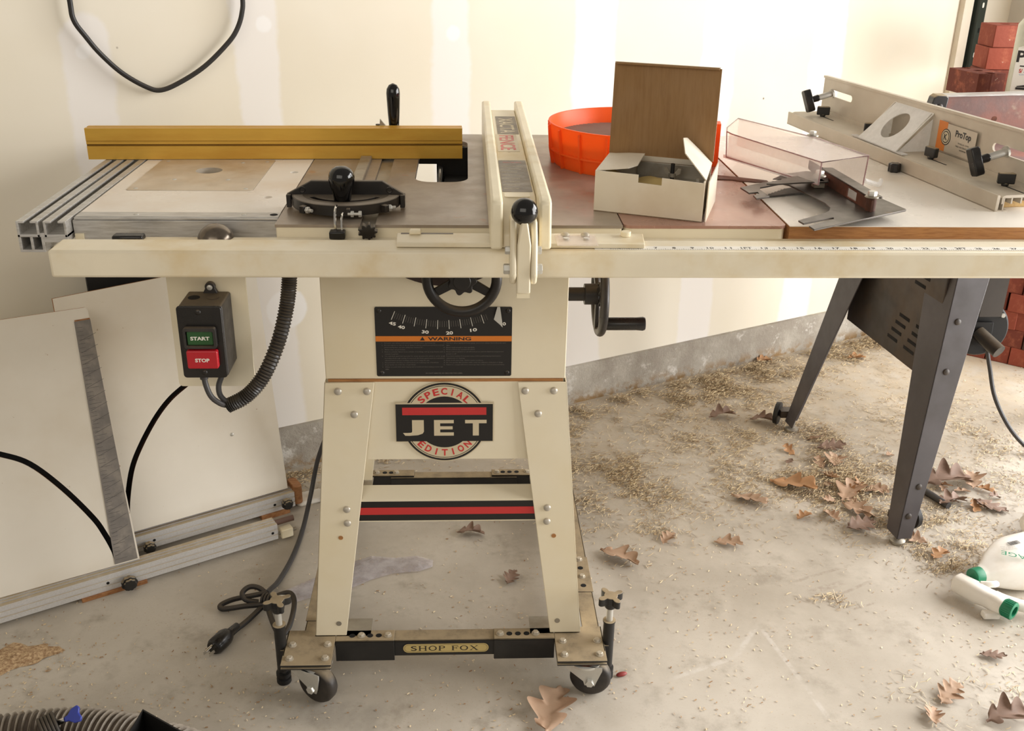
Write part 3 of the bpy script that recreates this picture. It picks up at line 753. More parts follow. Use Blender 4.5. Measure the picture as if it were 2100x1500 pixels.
q = MB(); text(q, 'FENCE', FT, w=.125, h=.026, bold=.015); q.build('red_lettering', 'label_red', body)
random.seed(4)
q = MB(); rows = ['ALWAYS USE A PUSH STICK OR BLOCK WHEN RIPPING', 'NARROW STOCK. KEEP HANDS AWAY FROM BLADE', 'USE GUARD AND SPLITTER FOR EVERY', 'OPERATION WHERE THEY CAN BE USED. ADJUST', 'FENCE PARALLEL TO THE BLADE BEFORE', 'CUTTING. LOCK FENCE BEFORE SAWING', 'NEVER CUT FREEHAND OR REACH OVER', 'THE BLADE WHILE IT IS TURNING']
for i, l in enumerate(rows): text(q, l, frame((.335, .128-i*.0205, .9492)), h=.007, w=.036*len(l)/46, left=True, res=1)
q.build('small_print', 'tan_ink', body)
q = MB(); text(q, 'WARNING: READ MANUAL', frame((.354, .155, .9492)), h=.008, w=.03, res=1); q.build('red_lettering', 'label_red', body)
MB(L1).prism(rrect(.335, .371, -.062, -.036, .004), -.0002, .0003).build('guide_sticker', 'cream', body)
# cross bar riding on the rail
tb = MB().prism([(.183, -.084), (.181, -.036), (.538, -.036), (.533, -.087)], .8815, .8885).build('cross_bar', 'cream_stained', fe, .001)
for x0, x1, y in ((.187, .2, -.039), (.216, .262, -.039)): MB().box(x0, x1, y-.003, y+.002, .8886, .889).build('bar_slot', 'grey_ink', tb)
MB().box(.199, .216, -.048, -.034, .8886, .895).build('nylon_pad', 'ivory', tb, .002)
MB().disc(.0075, .8886, .896, 16, m=Matrix.Translation((.511, -.05, 0))).build('nylon_pad', 'ivory', tb, .001)
cu = MB().box(.408, .466, -.0985, -.05, .8887, .8905).box(.412, .418, -.08, -.05, .8905, .893).build('clear_cursor', 'clear', fe)
for x in (.423, .452):
    put(DOME, cu, (x, -.052, .8906)); MB().disc(.0045, .8905, .892, 14, m=Matrix.Translation((x, -.07, 0))).build('washer', 'steel', cu)
# lever, side plates, bolts
for x0, x1 in ((.3395, .348), (.3675, .376)):
    MB().prism([(-.172, .868), (-.160, .853), (-.128, .853), (-.110, .90), (-.110, .938), (-.145, .938), (-.164, .915)], x0, x1, m=frame((0, 0, 0), (0, 1, 0), (0, 0, 1))).build('lever_bracket', 'cream', fe, .003)
lv = MB(frame((.3578, -.150, 0), (1, 0, 0), (0, 0, 1)))
lv.prism([(-.004, .942), (.004, .942), (.0092, .910), (.0092, .842), (-.0092, .842), (-.0092, .910)], 0, .018)
lvr = lv.build('lever', 'cream', fe, .002)
MB(frame((.3578, -.150, 0), (1, 0, 0), (0, 0, 1))).box(-.0088, .0088, .835, .842, .001, .015).build('lever_foot', 'ivory', lvr)
MB().ball((.3578, -.155, .953), .0182, 32).build('ball_knob', 'gloss', lvr)
for z, s in ((.897, .9), (.8705, 1.15)):
    for x, dx in ((.3395, -1), (.376, 1)):
        b = put(HEX_ZINC, fe, (x, -.146, z), (dx, 0, 0)); b.scale = (s, s, s*1.2)
# ================================================================== mobile base under the saw
mb = thing('mobile_base', 'dusty black mobile base with casters and gold name badge under the cream saw', 'mobile base', (.24, .36, 0))
ZT = .0845
def corner(x0, x1, sx):
    m = MB().box(x0, x1, -.006, .092, ZT-.004, ZT).box(x0, x1, -.006, .092, ZT-.0105, ZT-.0075)
    m.box(*((x0, x0+.003) if sx < 0 else (x1-.003, x1)), .02, .092, .045, ZT)
    pl = m.build('corner_plate', 'black_dusty', mb, .0008)
    for x in (x0+.014, x1-.012):
        for y in (.012, .05): put(HEX, pl, (x, y, ZT), spin=random.random())
    return pl
random.seed(1)
corner(-.0515, .038, -1); corner(.4425, .5325, 1)
def caster(x, y, axd, cx, cy):
    t = bpy.data.objects.new('caster', None); COL.objects.link(t); t.parent = mb; t.location = Vector((x, y, 0))-mb.location
    a = Vector((*axd, 0)).normalized(); R = .0375; c = Vector((cx, cy, R)); tr = Vector((x, y, 0))
    w = MB(along(c-a*.0135, a)); w.lathe([(.012, -.001), (.03, 0), (.035, .003), (R, .008), (R, .019), (.035, .024), (.03, .027), (.012, .028)], 36)
    w.build('wheel', 'black_matt', t).data.materials[0] = M['tyre']
    f = MB()
    up = Vector((0, 0, 1)); fwd = a.cross(up)
    off = (Vector((x, y, 0))-Vector((cx, cy, 0))).dot(fwd)
    for s in (-1, 1):
        fm = frame(c+a*(s*.0175), fwd, up)
        f.prism([(-.009, -.009), (.009, -.009), (.012, 0), (off+.033, .026), (off+.033, .033), (off-.033, .033), (off-.033, .026), (-.012, 0)], -.0012, .0012, m=fm)
    f.disc(.033, .066, .0705, 28, Matrix.Translation((x, y, 0)))
    f.build('fork', 'steel', t)
    MB().disc(.026, .0705, .0742, 28, Matrix.Translation((x, y, 0))).build('swivel_race', 'rust', t)
    ax = MB().cyl(c-a*.023, c+a*.023, .0035); ax.build('axle', 'steel', t)
    put(HEX_ZINC, t, c+a*.0187, a).scale = (1.25,)*3
    put(HEX_ZINC, t, c-a*.0187, -a).scale = (1.25,)*3
M['tyre'] = worn('dusty_tyre', (30, 27, 26), .5, c2=(58, 52, 46), sc2=12, dust=(150, 134, 108), dlev=.8)
caster(.004, .024, (-.5, -.87), .012, .004)
caster(.496, .022, (-.18, -.98), .506, .012)
# front beam: two outer sleeves and the inner bar with the badge
def sleeve(x0, x1, y, bolts, holes, z=ZT, dz=.045, nm='sleeve', back=False):
    s = -1 if back else 1
    m = MB().box(x0, x1, y, y+.032*s if not back else y+.001, z-.003, z) if not back else MB().box(x0, x1, y-.03, y, z-.003, z)
    yy = (y, y+.003) if not back else (y-.03, y-.027)
    m.box(x0, x1, *yy, z-dz, z)
    o = m.build(nm, 'black_dusty', mb, .001)
    yc = y+.016 if not back else y-.014
    for x in holes: MB().disc(.0055, 0, .0004, 18, Matrix.Translation((x, yc, z))).build('hole', 'void', o)
    for x in bolts: put(HEX, o, (x, yc, z+.0002), spin=random.random())
    return o
sleeve(.038, .146, .058, (.085, .134), (.068, .101, .117))
sleeve(.330, .4425, .058, (.342, .408), (.359, .375, .391))
bar = sleeve(.10, .40, .0625, (), (), ZT-.004, .034, 'beam')
FB = frame((0, .0623, 0), (1, 0, 0), (0, 0, 1))
bd = MB(FB); bd.mat(1).prism(rrect(.161, .3215, .0525, .0745, .0105, 8), 0, .0005); bd.mat(0).prism(rrect(.1622, .3203, .0537, .0733, .0097, 8), .0005, .0006)
bd.mat(1).prism(rrect(.1645, .318, .0555, .0715, .0078, 8), .0006, .00065); bd.mat(0).prism(rrect(.165, .3175, .056, .071, .0074, 8), .00065, .0007)
bdg = bd.build('name_badge', ['label_gold', 'dark_ink'], bar)
q = MB(); F4 = frame((0, .0613, 0), (1, 0, 0), (0, 0, 1))
# serif capitals drawn stroke by stroke
def serif(ch, x, w):
    h = .0104; y = .0583; k = .0022; t = .0008; s = .0012
    def R(a, b, c, d): q.box(x+a, x+b, y+c, y+d, 0, .0001, F4)
    if ch in 'HPF':
        R(s, s+k, 0, h); R(0, 2*s+k, 0, t); R(0, 2*s+k, h-t, h)
    if ch == 'H':
        R(w-s-k, w-s, 0, h); R(w-2*s-k, w, 0, t); R(w-2*s-k, w, h-t, h); R(s, w-s, h/2-t/2, h/2+t/2)
    if ch == 'F':
        R(s, w, h-t, h); R(w-t, w, h-.0032, h); R(s, w-.0025, h/2-t/2, h/2+t/2); R(w-.0033, w-.0025, h/2-.0018, h/2+.0018)
    if ch == 'P':
        pts = [(s+k, h), (s+k, h-t)]; n = 12; c = (w*.55, h*.73)
        o = [(x+c[0]+(w-c[0])*math.sin(PI*i/n), y+c[1]+h*.27*math.cos(PI*i/n)) for i in range(n+1)]
        i_ = [(x+c[0]+(w-c[0]-k)*math.sin(PI*i/n), y+c[1]+(h*.27-t)*math.cos(PI*i/n)) for i in range(n+1)]
        q.prism([(x+s+k, y+h)]+o+[(x+s+k, y+h*.46), (x+s+k, y+h*.46+t)]+i_[::-1]+[(x+s+k, y+h-t)], 0, .0001, m=F4)
    if ch == 'O':
        q.prism(circ(x+w/2, y+h/2, w/2, 28, h/2+.0002), 0, .0001, [circ(x+w/2, y+h/2, w/2-k, 28, h/2-t)], m=F4)
    if ch == 'X':
        q.prism([(x+.0006, y+h), (x+.0032, y+h), (x+w-.0006, y), (x+w-.0032, y)], 0, .0001, m=F4)
        q.prism([(x+w-.0018, y+h), (x+w-.0009, y+h), (x+.0018, y), (x+.0009, y)], 0, .0001, m=F4)
        for a in (0, w-.0042): R(a, a+.0042, 0, t); R(a, a+.0042, h-t, h)
    if ch == 'S': text(q, 'S', F4, w=w, h=h+.0003, cx=x+w/2, cy=y+h/2, bold=.005, res=6)
x = .1765
for ch, w in (('S', .0088), ('H', .0125), ('O', .0122), ('P', .0098), (' ', .0045), ('F', .0098), ('O', .0122), ('X', .0124)):
    if ch != ' ': serif(ch, x, w*1.22)
    x += w*1.22+.0034
q.build('lettering', 'dark_ink', bdg)
# side beams and rear beam
for nm, x in (('side_beam', -.022), ('side_beam', .497)):
    m = MB().box(x, x+.032, .09, .66, ZT-.004, ZT-.001).box(*((x, x+.003) if x < 0 else (x+.029, x+.032)), .09, .66, .045, ZT-.001)
    m.box(x-.002, x+.034, .12 if x < 0 else .2, .32, ZT-.0012, ZT+.0008)
    o = m.build(nm, 'black_dusty', mb, .001)
    for i, y in enumerate((.205, .235, .265, .29) if x < 0 else (.22, .25, .28, .31)):
        if i % 2: put(HEX, o, (x+.016, y, ZT+.0008), spin=.3)
        else: MB().disc(.0055, 0, .0004, 18, Matrix.Translation((x+.016, y, ZT+.0008))).build('hole', 'void', o)
sleeve(.02, .155, .695, (.066, .112), (.05, .085, .1), back=True)
sleeve(.34, .455, .695, (.352, .425), (.367, .383, .40), back=True)
sleeve(.10, .40, .691, (), (), ZT-.004, .034, 'beam', back=True)
for x in (-.02, .50):
    MB().box(x-.02, x+.03, .64, .71, ZT-.004, ZT).build('corner_plate', 'black_dusty', mb)
    MB().disc(.0375, -.012, .012, 30, along((x+.005, .70, .0375), (1, 0, 0))).build('wheel', 'tyre', mb)
    MB().box(x-.012, x+.022, .685, .715, .035, ZT-.004).build('fork', 'black_dusty', mb)
# steel tabs the saw's feet stand on
for x0, x1 in ((.0, .102), (.398, .49)): MB().box(x0, x1, .074, .125, ZT-.0025, ZT).build('foot_tab', 'steel_dull', mb)
for x0, x1 in ((.0, .06), (.43, .49)): MB().box(x0, x1, .60, .66, ZT-.0025, ZT+.0005).build('foot_tab', 'steel_dull', mb)
# the two floor locks
def lock(x, y):
    t = bpy.data.objects.new('floor_lock', None); COL.objects.link(t); t.parent = mb; t.location = Vector((x, y, 0))-mb.location
    tb = MB(Matrix.Translation((x, y, 0))); tb.lathe([(.0105, .028), (.0105, .126), (.0118, .127), (.0118, .130), (.008, .1305)], 20)
    tb.build('sleeve_tube', 'black_dusty', t)
    MB(Matrix.Translation((x, y, 0))).lathe([(.006, .014), (.006, .162)], 14).build('threaded_rod', 'steel', t)
    MB(Matrix.Translation((x, y, 0))).lathe([(.0125, .0), (.0135, .002), (.0135, .010), (.0095, .011), (.0095, .0155), (.0135, .016), (.0135, .023), (.006, .024)], 20).build('foot', 'black_matt', t)
    k = MB(Matrix.Translation((x, y, 0)) @ Matrix.Rotation(.5, 4, 'Z')); pts = []
    for i in range(64):
        a = 2*PI*i/64; c = max(0., math.cos(4*a)); r = .0125+.0135*c**.6; pts.append((r*math.cos(a), r*math.sin(a)))
    k.prism(pts, .170, .185); k.lathe([(.009, .158), (.012, .164), (.0125, .171)], 20)
    k.build('star_knob', 'black_dusty', t, .001)
lock(-.059, .052); lock(.541, .052)
MB().box(-.059, -.0515, .04, .064, .05, .08).build('lock_bracket', 'black_dusty', mb); MB().box(.5325, .541, .04, .064, .05, .08).build('lock_bracket', 'black_dusty', mb)

# ================================================================== miter gauge
mg = thing('miter_gauge', 'black miter gauge with pear-shaped handle on the iron table in front of the gold fence', 'miter gauge', (.095, .09, T))
m = MB(frame((.0945, .098, T), (1, 0, 0), (0, 0, 1)))
m.prism([(-.0905, .013), (-.0905, .0205), (-.088, .023), (-.052, .0425), (.057, .0425), (.0885, .023), (.0915, .0205), (.0915, .013)], -.004, .0045)
hd = m.build('head_plate', 'black_cast', mg, .0012)
m = MB(frame((.0945, .098, T), (1, 0, 0), (0, 0, 1)))
m.prism([(-.0905, .002), (-.083, .002), (-.083, .022), (-.0905, .022)], -.006, .010).prism([(.084, .002), (.0915, .002), (.0915, .022), (.084, .022)], -.006, .010)
m.build('end_lug', 'black_cast', hd, .001)
for x in (-.066, .068): MB(frame((.0945+x, .0935, T+.029), (1, 0, 0), (0, 0, 1))).ring(.0042, .0011, 20, 8).build('hole_rim', 'black_cast', hd)
n = 40; arc = [(.0955+.083*math.cos(PI+PI*i/n), .098+.074*math.sin(PI+PI*i/n)) for i in range(n+1)]
slot = [(.0955+.060*math.cos(PI+.45+(PI-.9)*i/20), .098+.050*math.sin(PI+.45+(PI-.9)*i/20)) for i in range(21)]+[(.0955+.052*math.cos(2*PI-.45-(PI-.9)*i/20), .098+.042*math.sin(2*PI-.45-(PI-.9)*i/20)) for i in range(21)]
m = MB().prism(arc, T+.006, T+.0215, [slot]); m.build('protractor', 'black_cast', mg, .0012)
MB().prism([(.0955+r*math.cos(PI+.12+(PI-.24)*i/30), .098+.89*r*math.sin(PI+.12+(PI-.24)*i/30)) for r, rng in ((.081, range(31)), (.067, range(30, -1, -1))) for i in rng], T+.0215, T+.0219).build('degree_scale', 'label_grey', mg)
hb = MB().box(.086, .1055, .09, .44, T, T+.007)
hb.build('guide_bar', 'steel_dull', mg, .001)
MB(Matrix.Translation((.0935, .062, T))).lathe([(.0125, .018), (.0130, .022), (.0145, .032), (.0178, .044), (.0195, .0515), (.0198, .0565), (.018, .0635), (.0135, .0690), (.007, .0722), (.001, .073)], 32).build('handle', 'gloss', mg)
st_ = MB().box(.081, .104, -.02, -.003, T-.017, T-.0055).build('stop_block', 'black', mg, .002)
MB().tube([(.090, .0155, T+.024), (.090, .006, T+.0245), (.0895, -.006, T+.019), (.0895, -.01, T+.004), (.0895, -.01, T-.008)], .0021, 8, smooth=4).tube([(.0985, .012, T+.014), (.0985, -.004, T+.010), (.0985, -.008, T-.006)], .0018, 8, smooth=3).build('stop_wire', 'chrome', st_)
m = MB(); m.cyl((.1055, .017, T+.0115), (.124, .017, T+.0115), .0022); m.build('stop_screw', 'steel', mg)
for x in (.110, .1215): put(HEX_ZINC, mg, (x, .017, T+.0115), (1, 0, 0)).scale = (.75,)*3
MB().box(.103, .109, .017, .028, T+.007, T+.019).build('screw_boss', 'black_cast', mg, .001)
for x, y, dx, dy in ((.038, .038, -.5, -.85), (.158, .045, .75, -.6)):
    b = MB(along((x, y, T+.013), (dx, dy, 0))); b.box(-.0045, .0045, -.0055, .0055, -.004, .006); bb = b.build('screw_boss', 'black_cast', mg, .001)
    dd = Vector((.8, -.6, 0)) if x < .1 else Vector((.95, .3, 0)); p = Vector((x, y, T+.013))
    put(HEX_ZINC, bb, p+dd*.006, dd).scale = (.8,)*3; MB().cyl(p+dd*.006, p+dd*.017, .0026, n=12).build('set_screw', 'steel', bb)
kn = MB(along((.137, -.0135, T-.004), (.05, -1, -.1))); kn.prism([((.0125+.0022*math.cos(9*2*PI*i/54))*math.cos(2*PI*i/54), (.0105+.0022*math.cos(9*2*PI*i/54))*math.sin(2*PI*i/54)) for i in range(54)], -.002, .01)
kn.cyl((0, .0, -.011), (0, 0, 0), .006).box(-.006, .006, -.022, -.004, -.03, -.007); kn.build('lock_knob', 'black_cast', mg, .001)

# ================================================================== gold fence with its clamp handle
GA = math.atan2(.027, .681)
gf = thing('gold_fence', 'long gold anodised aluminium fence bar lying across the left half of the saw table', 'fence', (-.407, .422, T), GA)
GM = Matrix.Translation((-.407, .422, T)) @ Matrix.Rotation(GA, 4, 'Z')
m = MB(GM @ frame((0, 0, 0), (0, 1, 0), (0, 0, 1)))
L = .6815
m.prism([(0, .0008), (0, .0245), (.003, .0255), (.003, .0275), (0, .0285), (0, .0345), (-.0006, .0350), (-.0006, .0565), (.0, .0572), (.010, .0572), (.010, .055), (.016, .055), (.016, .0572), (.028, .0572), (.028, .0008)], 0, L)
g1 = m.build('fence_bar', 'gold', gf)
MB(GM).box(.0005, L-.0005, .0012, .0031, .0254, .0276).box(.001, L-.001, -.0001, .0, .0335, .0341).build('groove', 'gold_dark', g1)
for x in (.43, .60): put(SCREW, g1, GM @ Vector((x, .0016, .031)), (0, -1, 0)).scale = (.6,)*3
MB(GM).box(-.0008, .0, .004, .024, .004, .054).build('end_face', 'gold_dark', g1)
MB(GM).box(.515, .585, .0285, .05, .0, .05).build('clamp_block', 'steel_dull', gf, .001)
hh = MB(Matrix.Translation((.1455, .486, .938))); hh.lathe([(.0085, 0), (.0095, .004), (.0112, .03), (.0125, .058), (.0128, .066), (.0118, .074), (.0075, .081), (.001, .084)], 28)
hd2 = hh.build('clamp_handle', 'gloss', gf)
MB().prism([(.119, .935), (.1335, .935), (.1335, .943), (.1205, .9585)], 0, .006, m=frame((0, .478, 0), (1, 0, 0), (0, 0, 1))).build('clamp_plate', 'steel_dull', gf)
MB().disc(.0045, .935, .949, 14, Matrix.Translation((.1165, .475, 0))).build('bolt', 'black', gf)

# ================================================================== orange sieve
so = thing('plastic_sieve', 'round bright orange plastic sieve with wire bottom behind the open cardboard box', 'sieve', (.587, .437, T))
m = MB(Matrix.Translation((.587, .437, T)))
m.lathe([(.142, .0), (.1455, .024), (.152, .0255), (.152, .0285), (.147, .0295), (.1525, .073), (.1535, .075), (.1495, .075), (.1485, .073), (.141, .03), (.1385, .0)], 72, closed=True)
for i in range(18):
    a = 2*PI*i/18+.1; c = Matrix.Rotation(a, 4, 'Z')
    m.prism([(.143, .0), (.1485, .0), (.1535, .026), (.1565, .069), (.150, .072)], -.0018, .0018, m=c @ frame((0, 0, 0), (1, 0, 0), (0, 0, 1)))
for a in (2.55,):
    m.prism([(.148, .02), (.172, .052), (.170, .058), (.152, .064)], -.010, .010, m=Matrix.Rotation(a, 4, 'Z') @ frame((0, 0, 0), (1, 0, 0), (0, 0, 1)))
m.box(.149, .163, -.016, .016, .0, .078, Matrix.Rotation(-.16, 4, 'Z'))
so_r = m.build('rim', 'orange', so)
m = MB(Matrix.Translation((.587, .437, T+.045))); n = 56; r = .146
for i in range(n):
    u = -r+2*r*(i+.5)/n; h2 = math.sqrt(r*r-u*u)
    m.box(u-.0005, u+.0005, -h2, h2, 0, .0008).box(-h2, h2, u-.0005, u+.0005, .0008, .0016)
tag(m.build('wire_mesh', 'gauze', so), 'fine wire mesh bottom')

# ================================================================== cardboard box and what lies in it
BM = Matrix(((.921, .285, 0, .4795), (-.3896, .9585, 0, .0835), (0, 0, 1, T), (0, 0, 0, 1)))
bx = thing('cardboard_box', 'open white cardboard box with raised brown lid on the reddish table wing', 'box', (.55, .1, T))
W_, D_, H_, t_ = .1695, .138, .0635, .0022
fw = MB(BM); fw.prism([(0, 0), (W_, 0), (W_, H_-.004), (.1045, H_-.002), (.1045, H_-.0135), (.068, H_-.0125), (.068, H_-.0005), (0, H_)], 0, t_, m=frame((0, t_, 0), (1, 0, 0), (0, 0, 1)))
fw.build('front_panel', 'white_card', bx)
MB(BM).box(0, W_, .0, D_, 0, .0015).build('bottom_panel', 'cardboard', bx)
MB(BM).box(0, t_, t_, D_, 0, H_).box(t_, t_+.0015, t_, D_, .002, H_-.002).build('side_panel', 'white_card', bx)
rp = MB(BM); rp.box(W_-t_, W_, t_+.001, D_, 0, H_-.003)
rp.prism([(.004, 0), (D_, 0), (D_, H_), (.012, H_-.004)], .0, .0016, m=frame((W_+.004, 0, 0), (.04, 1, 0), (0, 0, 1)))
rp.build('side_panel', 'white_card', bx)
MB(BM).box(0, W_, D_-t_, D_, 0, H_).build('rear_panel', 'white_card', bx)
ld = MB(BM @ frame((0, D_, H_), (1, 0, 0), (0, .10, 1)))
ld.mat(0).box(-.001, W_+.002, 0, .143, 0, .0006).mat(1).box(-.001, W_+.002, 0, .143, -.003, -.0001)
ld.mat(0).box(.002, W_-.002, .1415, .1445, -.001, .009).mat(1).box(.0, W_, .1432, .1452, -.004, .0075)
ld.build('lid', ['cardboard', 'white_card'], bx)
fl = MB(BM @ frame((.0, .002, H_), (0, 1, 0), (1, 0, .12))); fl.prism([(.002, 0), (.13, 0), (.128, .035), (.118, .062), (.03, .062), (.012, .05)], 0, .0015); fl.build('side_flap', 'white_card', bx)
fl = MB(BM @ frame((W_, .002, H_-.003), (0, 1, 0), (-.72, 0, .68))); fl.prism([(.012, 0), (.134, 0), (.130, .03), (.120, .058), (.095, .064), (.03, .05)], 0, .0015); fl.build('side_flap', 'white_card', bx)
jig = thing('metal_bracket', 'grey metal block with wing nut inside the open cardboard box', 'bracket', (.6, .12, T+.002))
MB(BM).prism([(.05, .125), (.165, .125), (.165, .118), (.05, .118)], .002, .058).prism(rrect(.052, .163, .045, .118, .003), .002, .036).build('steel_block', 'steel_dull', jig, .001)
MB(BM).cyl((.112, .082, .036), (.112, .082, .067), .0032).build('stud', 'black_matt', jig)
wn = MB(BM); wn.disc(.006, .046, .052, 16, Matrix.Translation((.112, .082, 0)))
for s in (-1, 1): wn.prism([(s*.003, .047), (s*.013, .052), (s*.0135, .060), (s*.009, .0605), (s*.004, .053)], -.0012, .0012, m=frame((.112, .082, 0), (1, 0, 0), (0, 0, 1)))
wn.build('wing_nut', 'steel_dull', jig)
MB(BM).cyl((.155, .06, .036), (.155, .06, .052), .003).build('stud', 'steel', jig)
pp = thing('paper_sheet', 'crumpled tan paper tucked in the left of the open cardboard box', 'paper', (.53, .1, T+.002))
m = MB(BM); vs = []; fs = []; random.seed(3)
for i in range(12):
    for k in range(5):
        u = i/11; v = k/4
        vs.append((.012+.105*u, .012+.05*v-.0*u, .056-.012*u+.007*math.sin(7*u+3*v)-.012*abs(v-.5)))
for i in range(11):
    for k in range(4): fs.append((i*5+k, i*5+k+1, (i+1)*5+k+1, (i+1)*5+k))
m.add(vs, fs); m.build('crumpled_sheet', 'paper', pp)
MB(BM).box(.006, .045, .01, .12, .002, .035).build('folded_stack', 'paper', pp, .003)

M['pink_edge'] = clear_mat('pinkish_edge', (206, 176, 176), .5, .2)
# ================================================================== blade guard lying on the extension table
bg = thing('blade_guard', 'clear plastic blade guard with dark steel splitter plate lying over the wing and white table', 'blade guard', (.85, .2, T))
pts = [(.732, .174), (.737, .137), (.753, .143), (.753, .134), (.74, .122), (.74, .101), (.765, .116), (.761, .159), (.765, .174), (.781, .184), (.809, .204), (.819, .194), (.842, .077), (.841, .049), (.833, .03), (.819, .014), (.769, -.025), (.772, -.042), (.819, -.012), (.827, -.009), (.825, -.017), (.805, -.032), (.776, -.054), (.778, -.073), (.954, .035), (.957, .04), (.934, .146), (.917, .263), (.88, .249), (.813, .22), (.779, .21)]
MB().prism(pts, T+.0135, T+.0162).build('splitter_plate', 'dark_steel', bg, .0005)
a = Vector((.095, -.235, 0)).normalized(); b_ = Vector((-a.y, a.x, 0))
b_ = Vector((.90, .43, 0)).normalized()
cv = MB(); zt = T+.063; th = .0022
top = [(.762, .375), (.758, .40), (.768, .44), (.812, .535), (.905, .35), (.949, .20), (.853, .147)]
cv.prism(top, zt, zt+th)
def wallq(p0, p1, zb0, zb1, t):
    p0 = Vector((*p0, 0)); p1 = Vector((*p1, 0)); nrm = Vector((-(p1-p0).y, (p1-p0).x, 0)).normalized()*t
    q = [p0+Vector((0, 0, zb0)), p1+Vector((0, 0, zb1)), p1+Vector((0, 0, zt)), p0+Vector((0, 0, zt))]
    cv.add([tuple(v) for v in q]+[tuple(v+nrm) for v in q], [(0, 1, 2, 3), (7, 6, 5, 4), (0, 4, 5, 1), (1, 5, 6, 2), (2, 6, 7, 3), (3, 7, 4, 0)])
wallq((.760, .395), (.853, .150), T+.018, T+.026, th); wallq((.814, .53), (.948, .203), T+.012, T+.012, -th)
cvo = cv.build('clear_cover', 'clear', bg)
ek = MB(); zz = zt+.001
for pts_ in ([(.768, .44, zz), (.758, .40, zz), (.762, .375, zz), (.853, .147, zz), (.949, .20, zz), (.905, .35, zz), (.812, .535, zz), (.768, .44, zz)], [(.760, .395, T+.0185), (.853, .150, T+.0265)], [(.853, .150, T+.0265), (.853, .147, zz)], [(.948, .203, T+.013), (.949, .20, zz)], [(.760, .395, T+.0185), (.758, .40, zz)]): ek.tube(pts_, .0011, 6)
ek.build('cover_edge', 'pink_edge', cvo)
# lower edge flange resting on the table
MB().box(0, .2, 0, .004, 0, .006, frame((.7585, .41, T+.014), (.36, -.93, .02))).build('edge_strip', 'milky', bg)
# spread end of the far side
MB().tube([(.952, .21, T+.02), (.985, .23, T+.008), (1.005, .27, T+.006)], .004, 8, smooth=4).build('cover_foot', 'milky', bg)
ar = MB(frame((.902, .025, T+.036), (-.012, .19, 0), z=(0, 0, 1)))
ar.prism(rrect(0, .20, -.0105, .0105, .004), 0, .0025)
ar_ = ar.build('arm', 'dark_steel', bg, .0006)
web = MB(frame((.893, .02, T+.0165), (-.012, .19, 0), (0, 0, 1))); web.prism([(0, .018), (0, .0), (.02, -.002), (.21, .0), (.26, .008), (.26, .022), (.2, .022)], 0, .0025, [[(.055, .002), (.092, .002), (.092, .016), (.055, .016)]])
web.build('arm_web', 'rust', ar_)
MB().disc(.0075, T+.016, T+.037, 18, Matrix.Translation((.897, .032, 0))).build('spacer', 'rust', bg)
for p, s in (((.897, .032, T+.0385), 1.1), ((.906, .365, T+.066), 1.), ((.862, .175, T+.037), 1.1)):
    w = MB(Matrix.Translation(p)); w.lathe([(.011, -.0015), (.010, 0), (.006, .001)], 20); w_ = w.build('washer', 'steel_dull', bg)
    q = put(HEX_ZINC, w_, (p[0], p[1], p[2]+.001)); q.scale = (s, s, s)
def pawl(pts, z0, z1, nm='pawl'):
    return MB().prism(pts, z0, z1).build(nm, 'dark_steel', bg, .0003)
teeth = []
for i in range(9):
    t = i/9; x, y = .772+.10*t, .160+.075*t; teeth += [(x, y), (x+.0035, y-.0005)]
pawl([(.768, .150)]+[(.785, .148), (.83, .160), (.875, .165), (.882, .19), (.872, .20)]+teeth[::-1], T+.026, T+.0285)
teeth = []
for i in range(7):
    t = i/7; teeth += [(.776+.05*t, .176+.05*t), (.780+.05*t, .1765+.05*t)]
pawl([(.780, .168), (.835, .188), (.86, .20), (.85, .235)]+teeth[::-1], T+.001, T+.0035)
pawl([(.80, .225), (.83, .262), (.875, .285), (.905, .275), (.91, .24), (.87, .215)], T+.017, T+.0185, 'pawl_plate')
MB().box(.853, .871, .168, .184, T+.0165, T+.0285).build('pivot_block', 'steel_dull', bg, .001)
# the thin jagged strip of steel lying behind the box
jg = []
random.seed(11)
for i in range(15): jg.append((.64+.012*i, .318-.0036*i+random.uniform(-.004, .004)))
js = MB().prism(jg+[(.808, .285), (.76, .31), (.70, .335), (.64, .345)], T, T+.0016).build('metal_strip', 'rust'); tag(js, 'thin jagged rusty strip of steel on the wing behind the cardboard box', 'metal strip')

# ================================================================== long aluminium fence with knobs
ux = Vector((.118, -.748, 0)).normalized(); wx = Vector((-ux.y, ux.x, 0))
PT = frame((1.003, .834, T+.0), ux, z=(0, 0, 1))           # x from far end to near end, y to the right, z up
pt = thing('aluminium_fence', 'long aluminium T-shaped fence with black knobs laid slanting over the white table', 'fence', (1.06, .45, T))
LN = .757
fp = MB(PT @ frame((0, 0, 0), (0, 1, 0), (0, 0, 1)))      # profile plane: x = right, y = up, extruded along the length
def ex_(poly, x0=0, x1=LN): fp.prism(poly, x0, x1)
fp.prism([(0, .0), (.002, .0), (.0055, .003), (.0055, .0245), (.004, .0265), (.0, .0265)], 0, LN)
ch = fp.build('front_channel', 'alu_beige', pt, .0005)
dk = MB(PT @ frame((0, 0, 0), (0, 1, 0), (0, 0, 1)))
dk.prism([(.009, .022), (.0105, .0245), (.015, .0262), (.076, .0262), (.076, .0215), (.015, .0215)], 0, LN)
for y in (.0095, .026, .043, .06): dk.prism([(y, .012), (y+.0025, .012), (y+.0025, .022), (y, .022)], 0, LN)
dk.prism([(.0, .0), (.022, .0), (.022, .002), (.0, .002)], 0, LN); dk.prism([(.0125, .0), (.0145, .0), (.0145, .022), (.0125, .022)], 0, LN)
deck = dk.build('deck', 'alu_beige', pt)
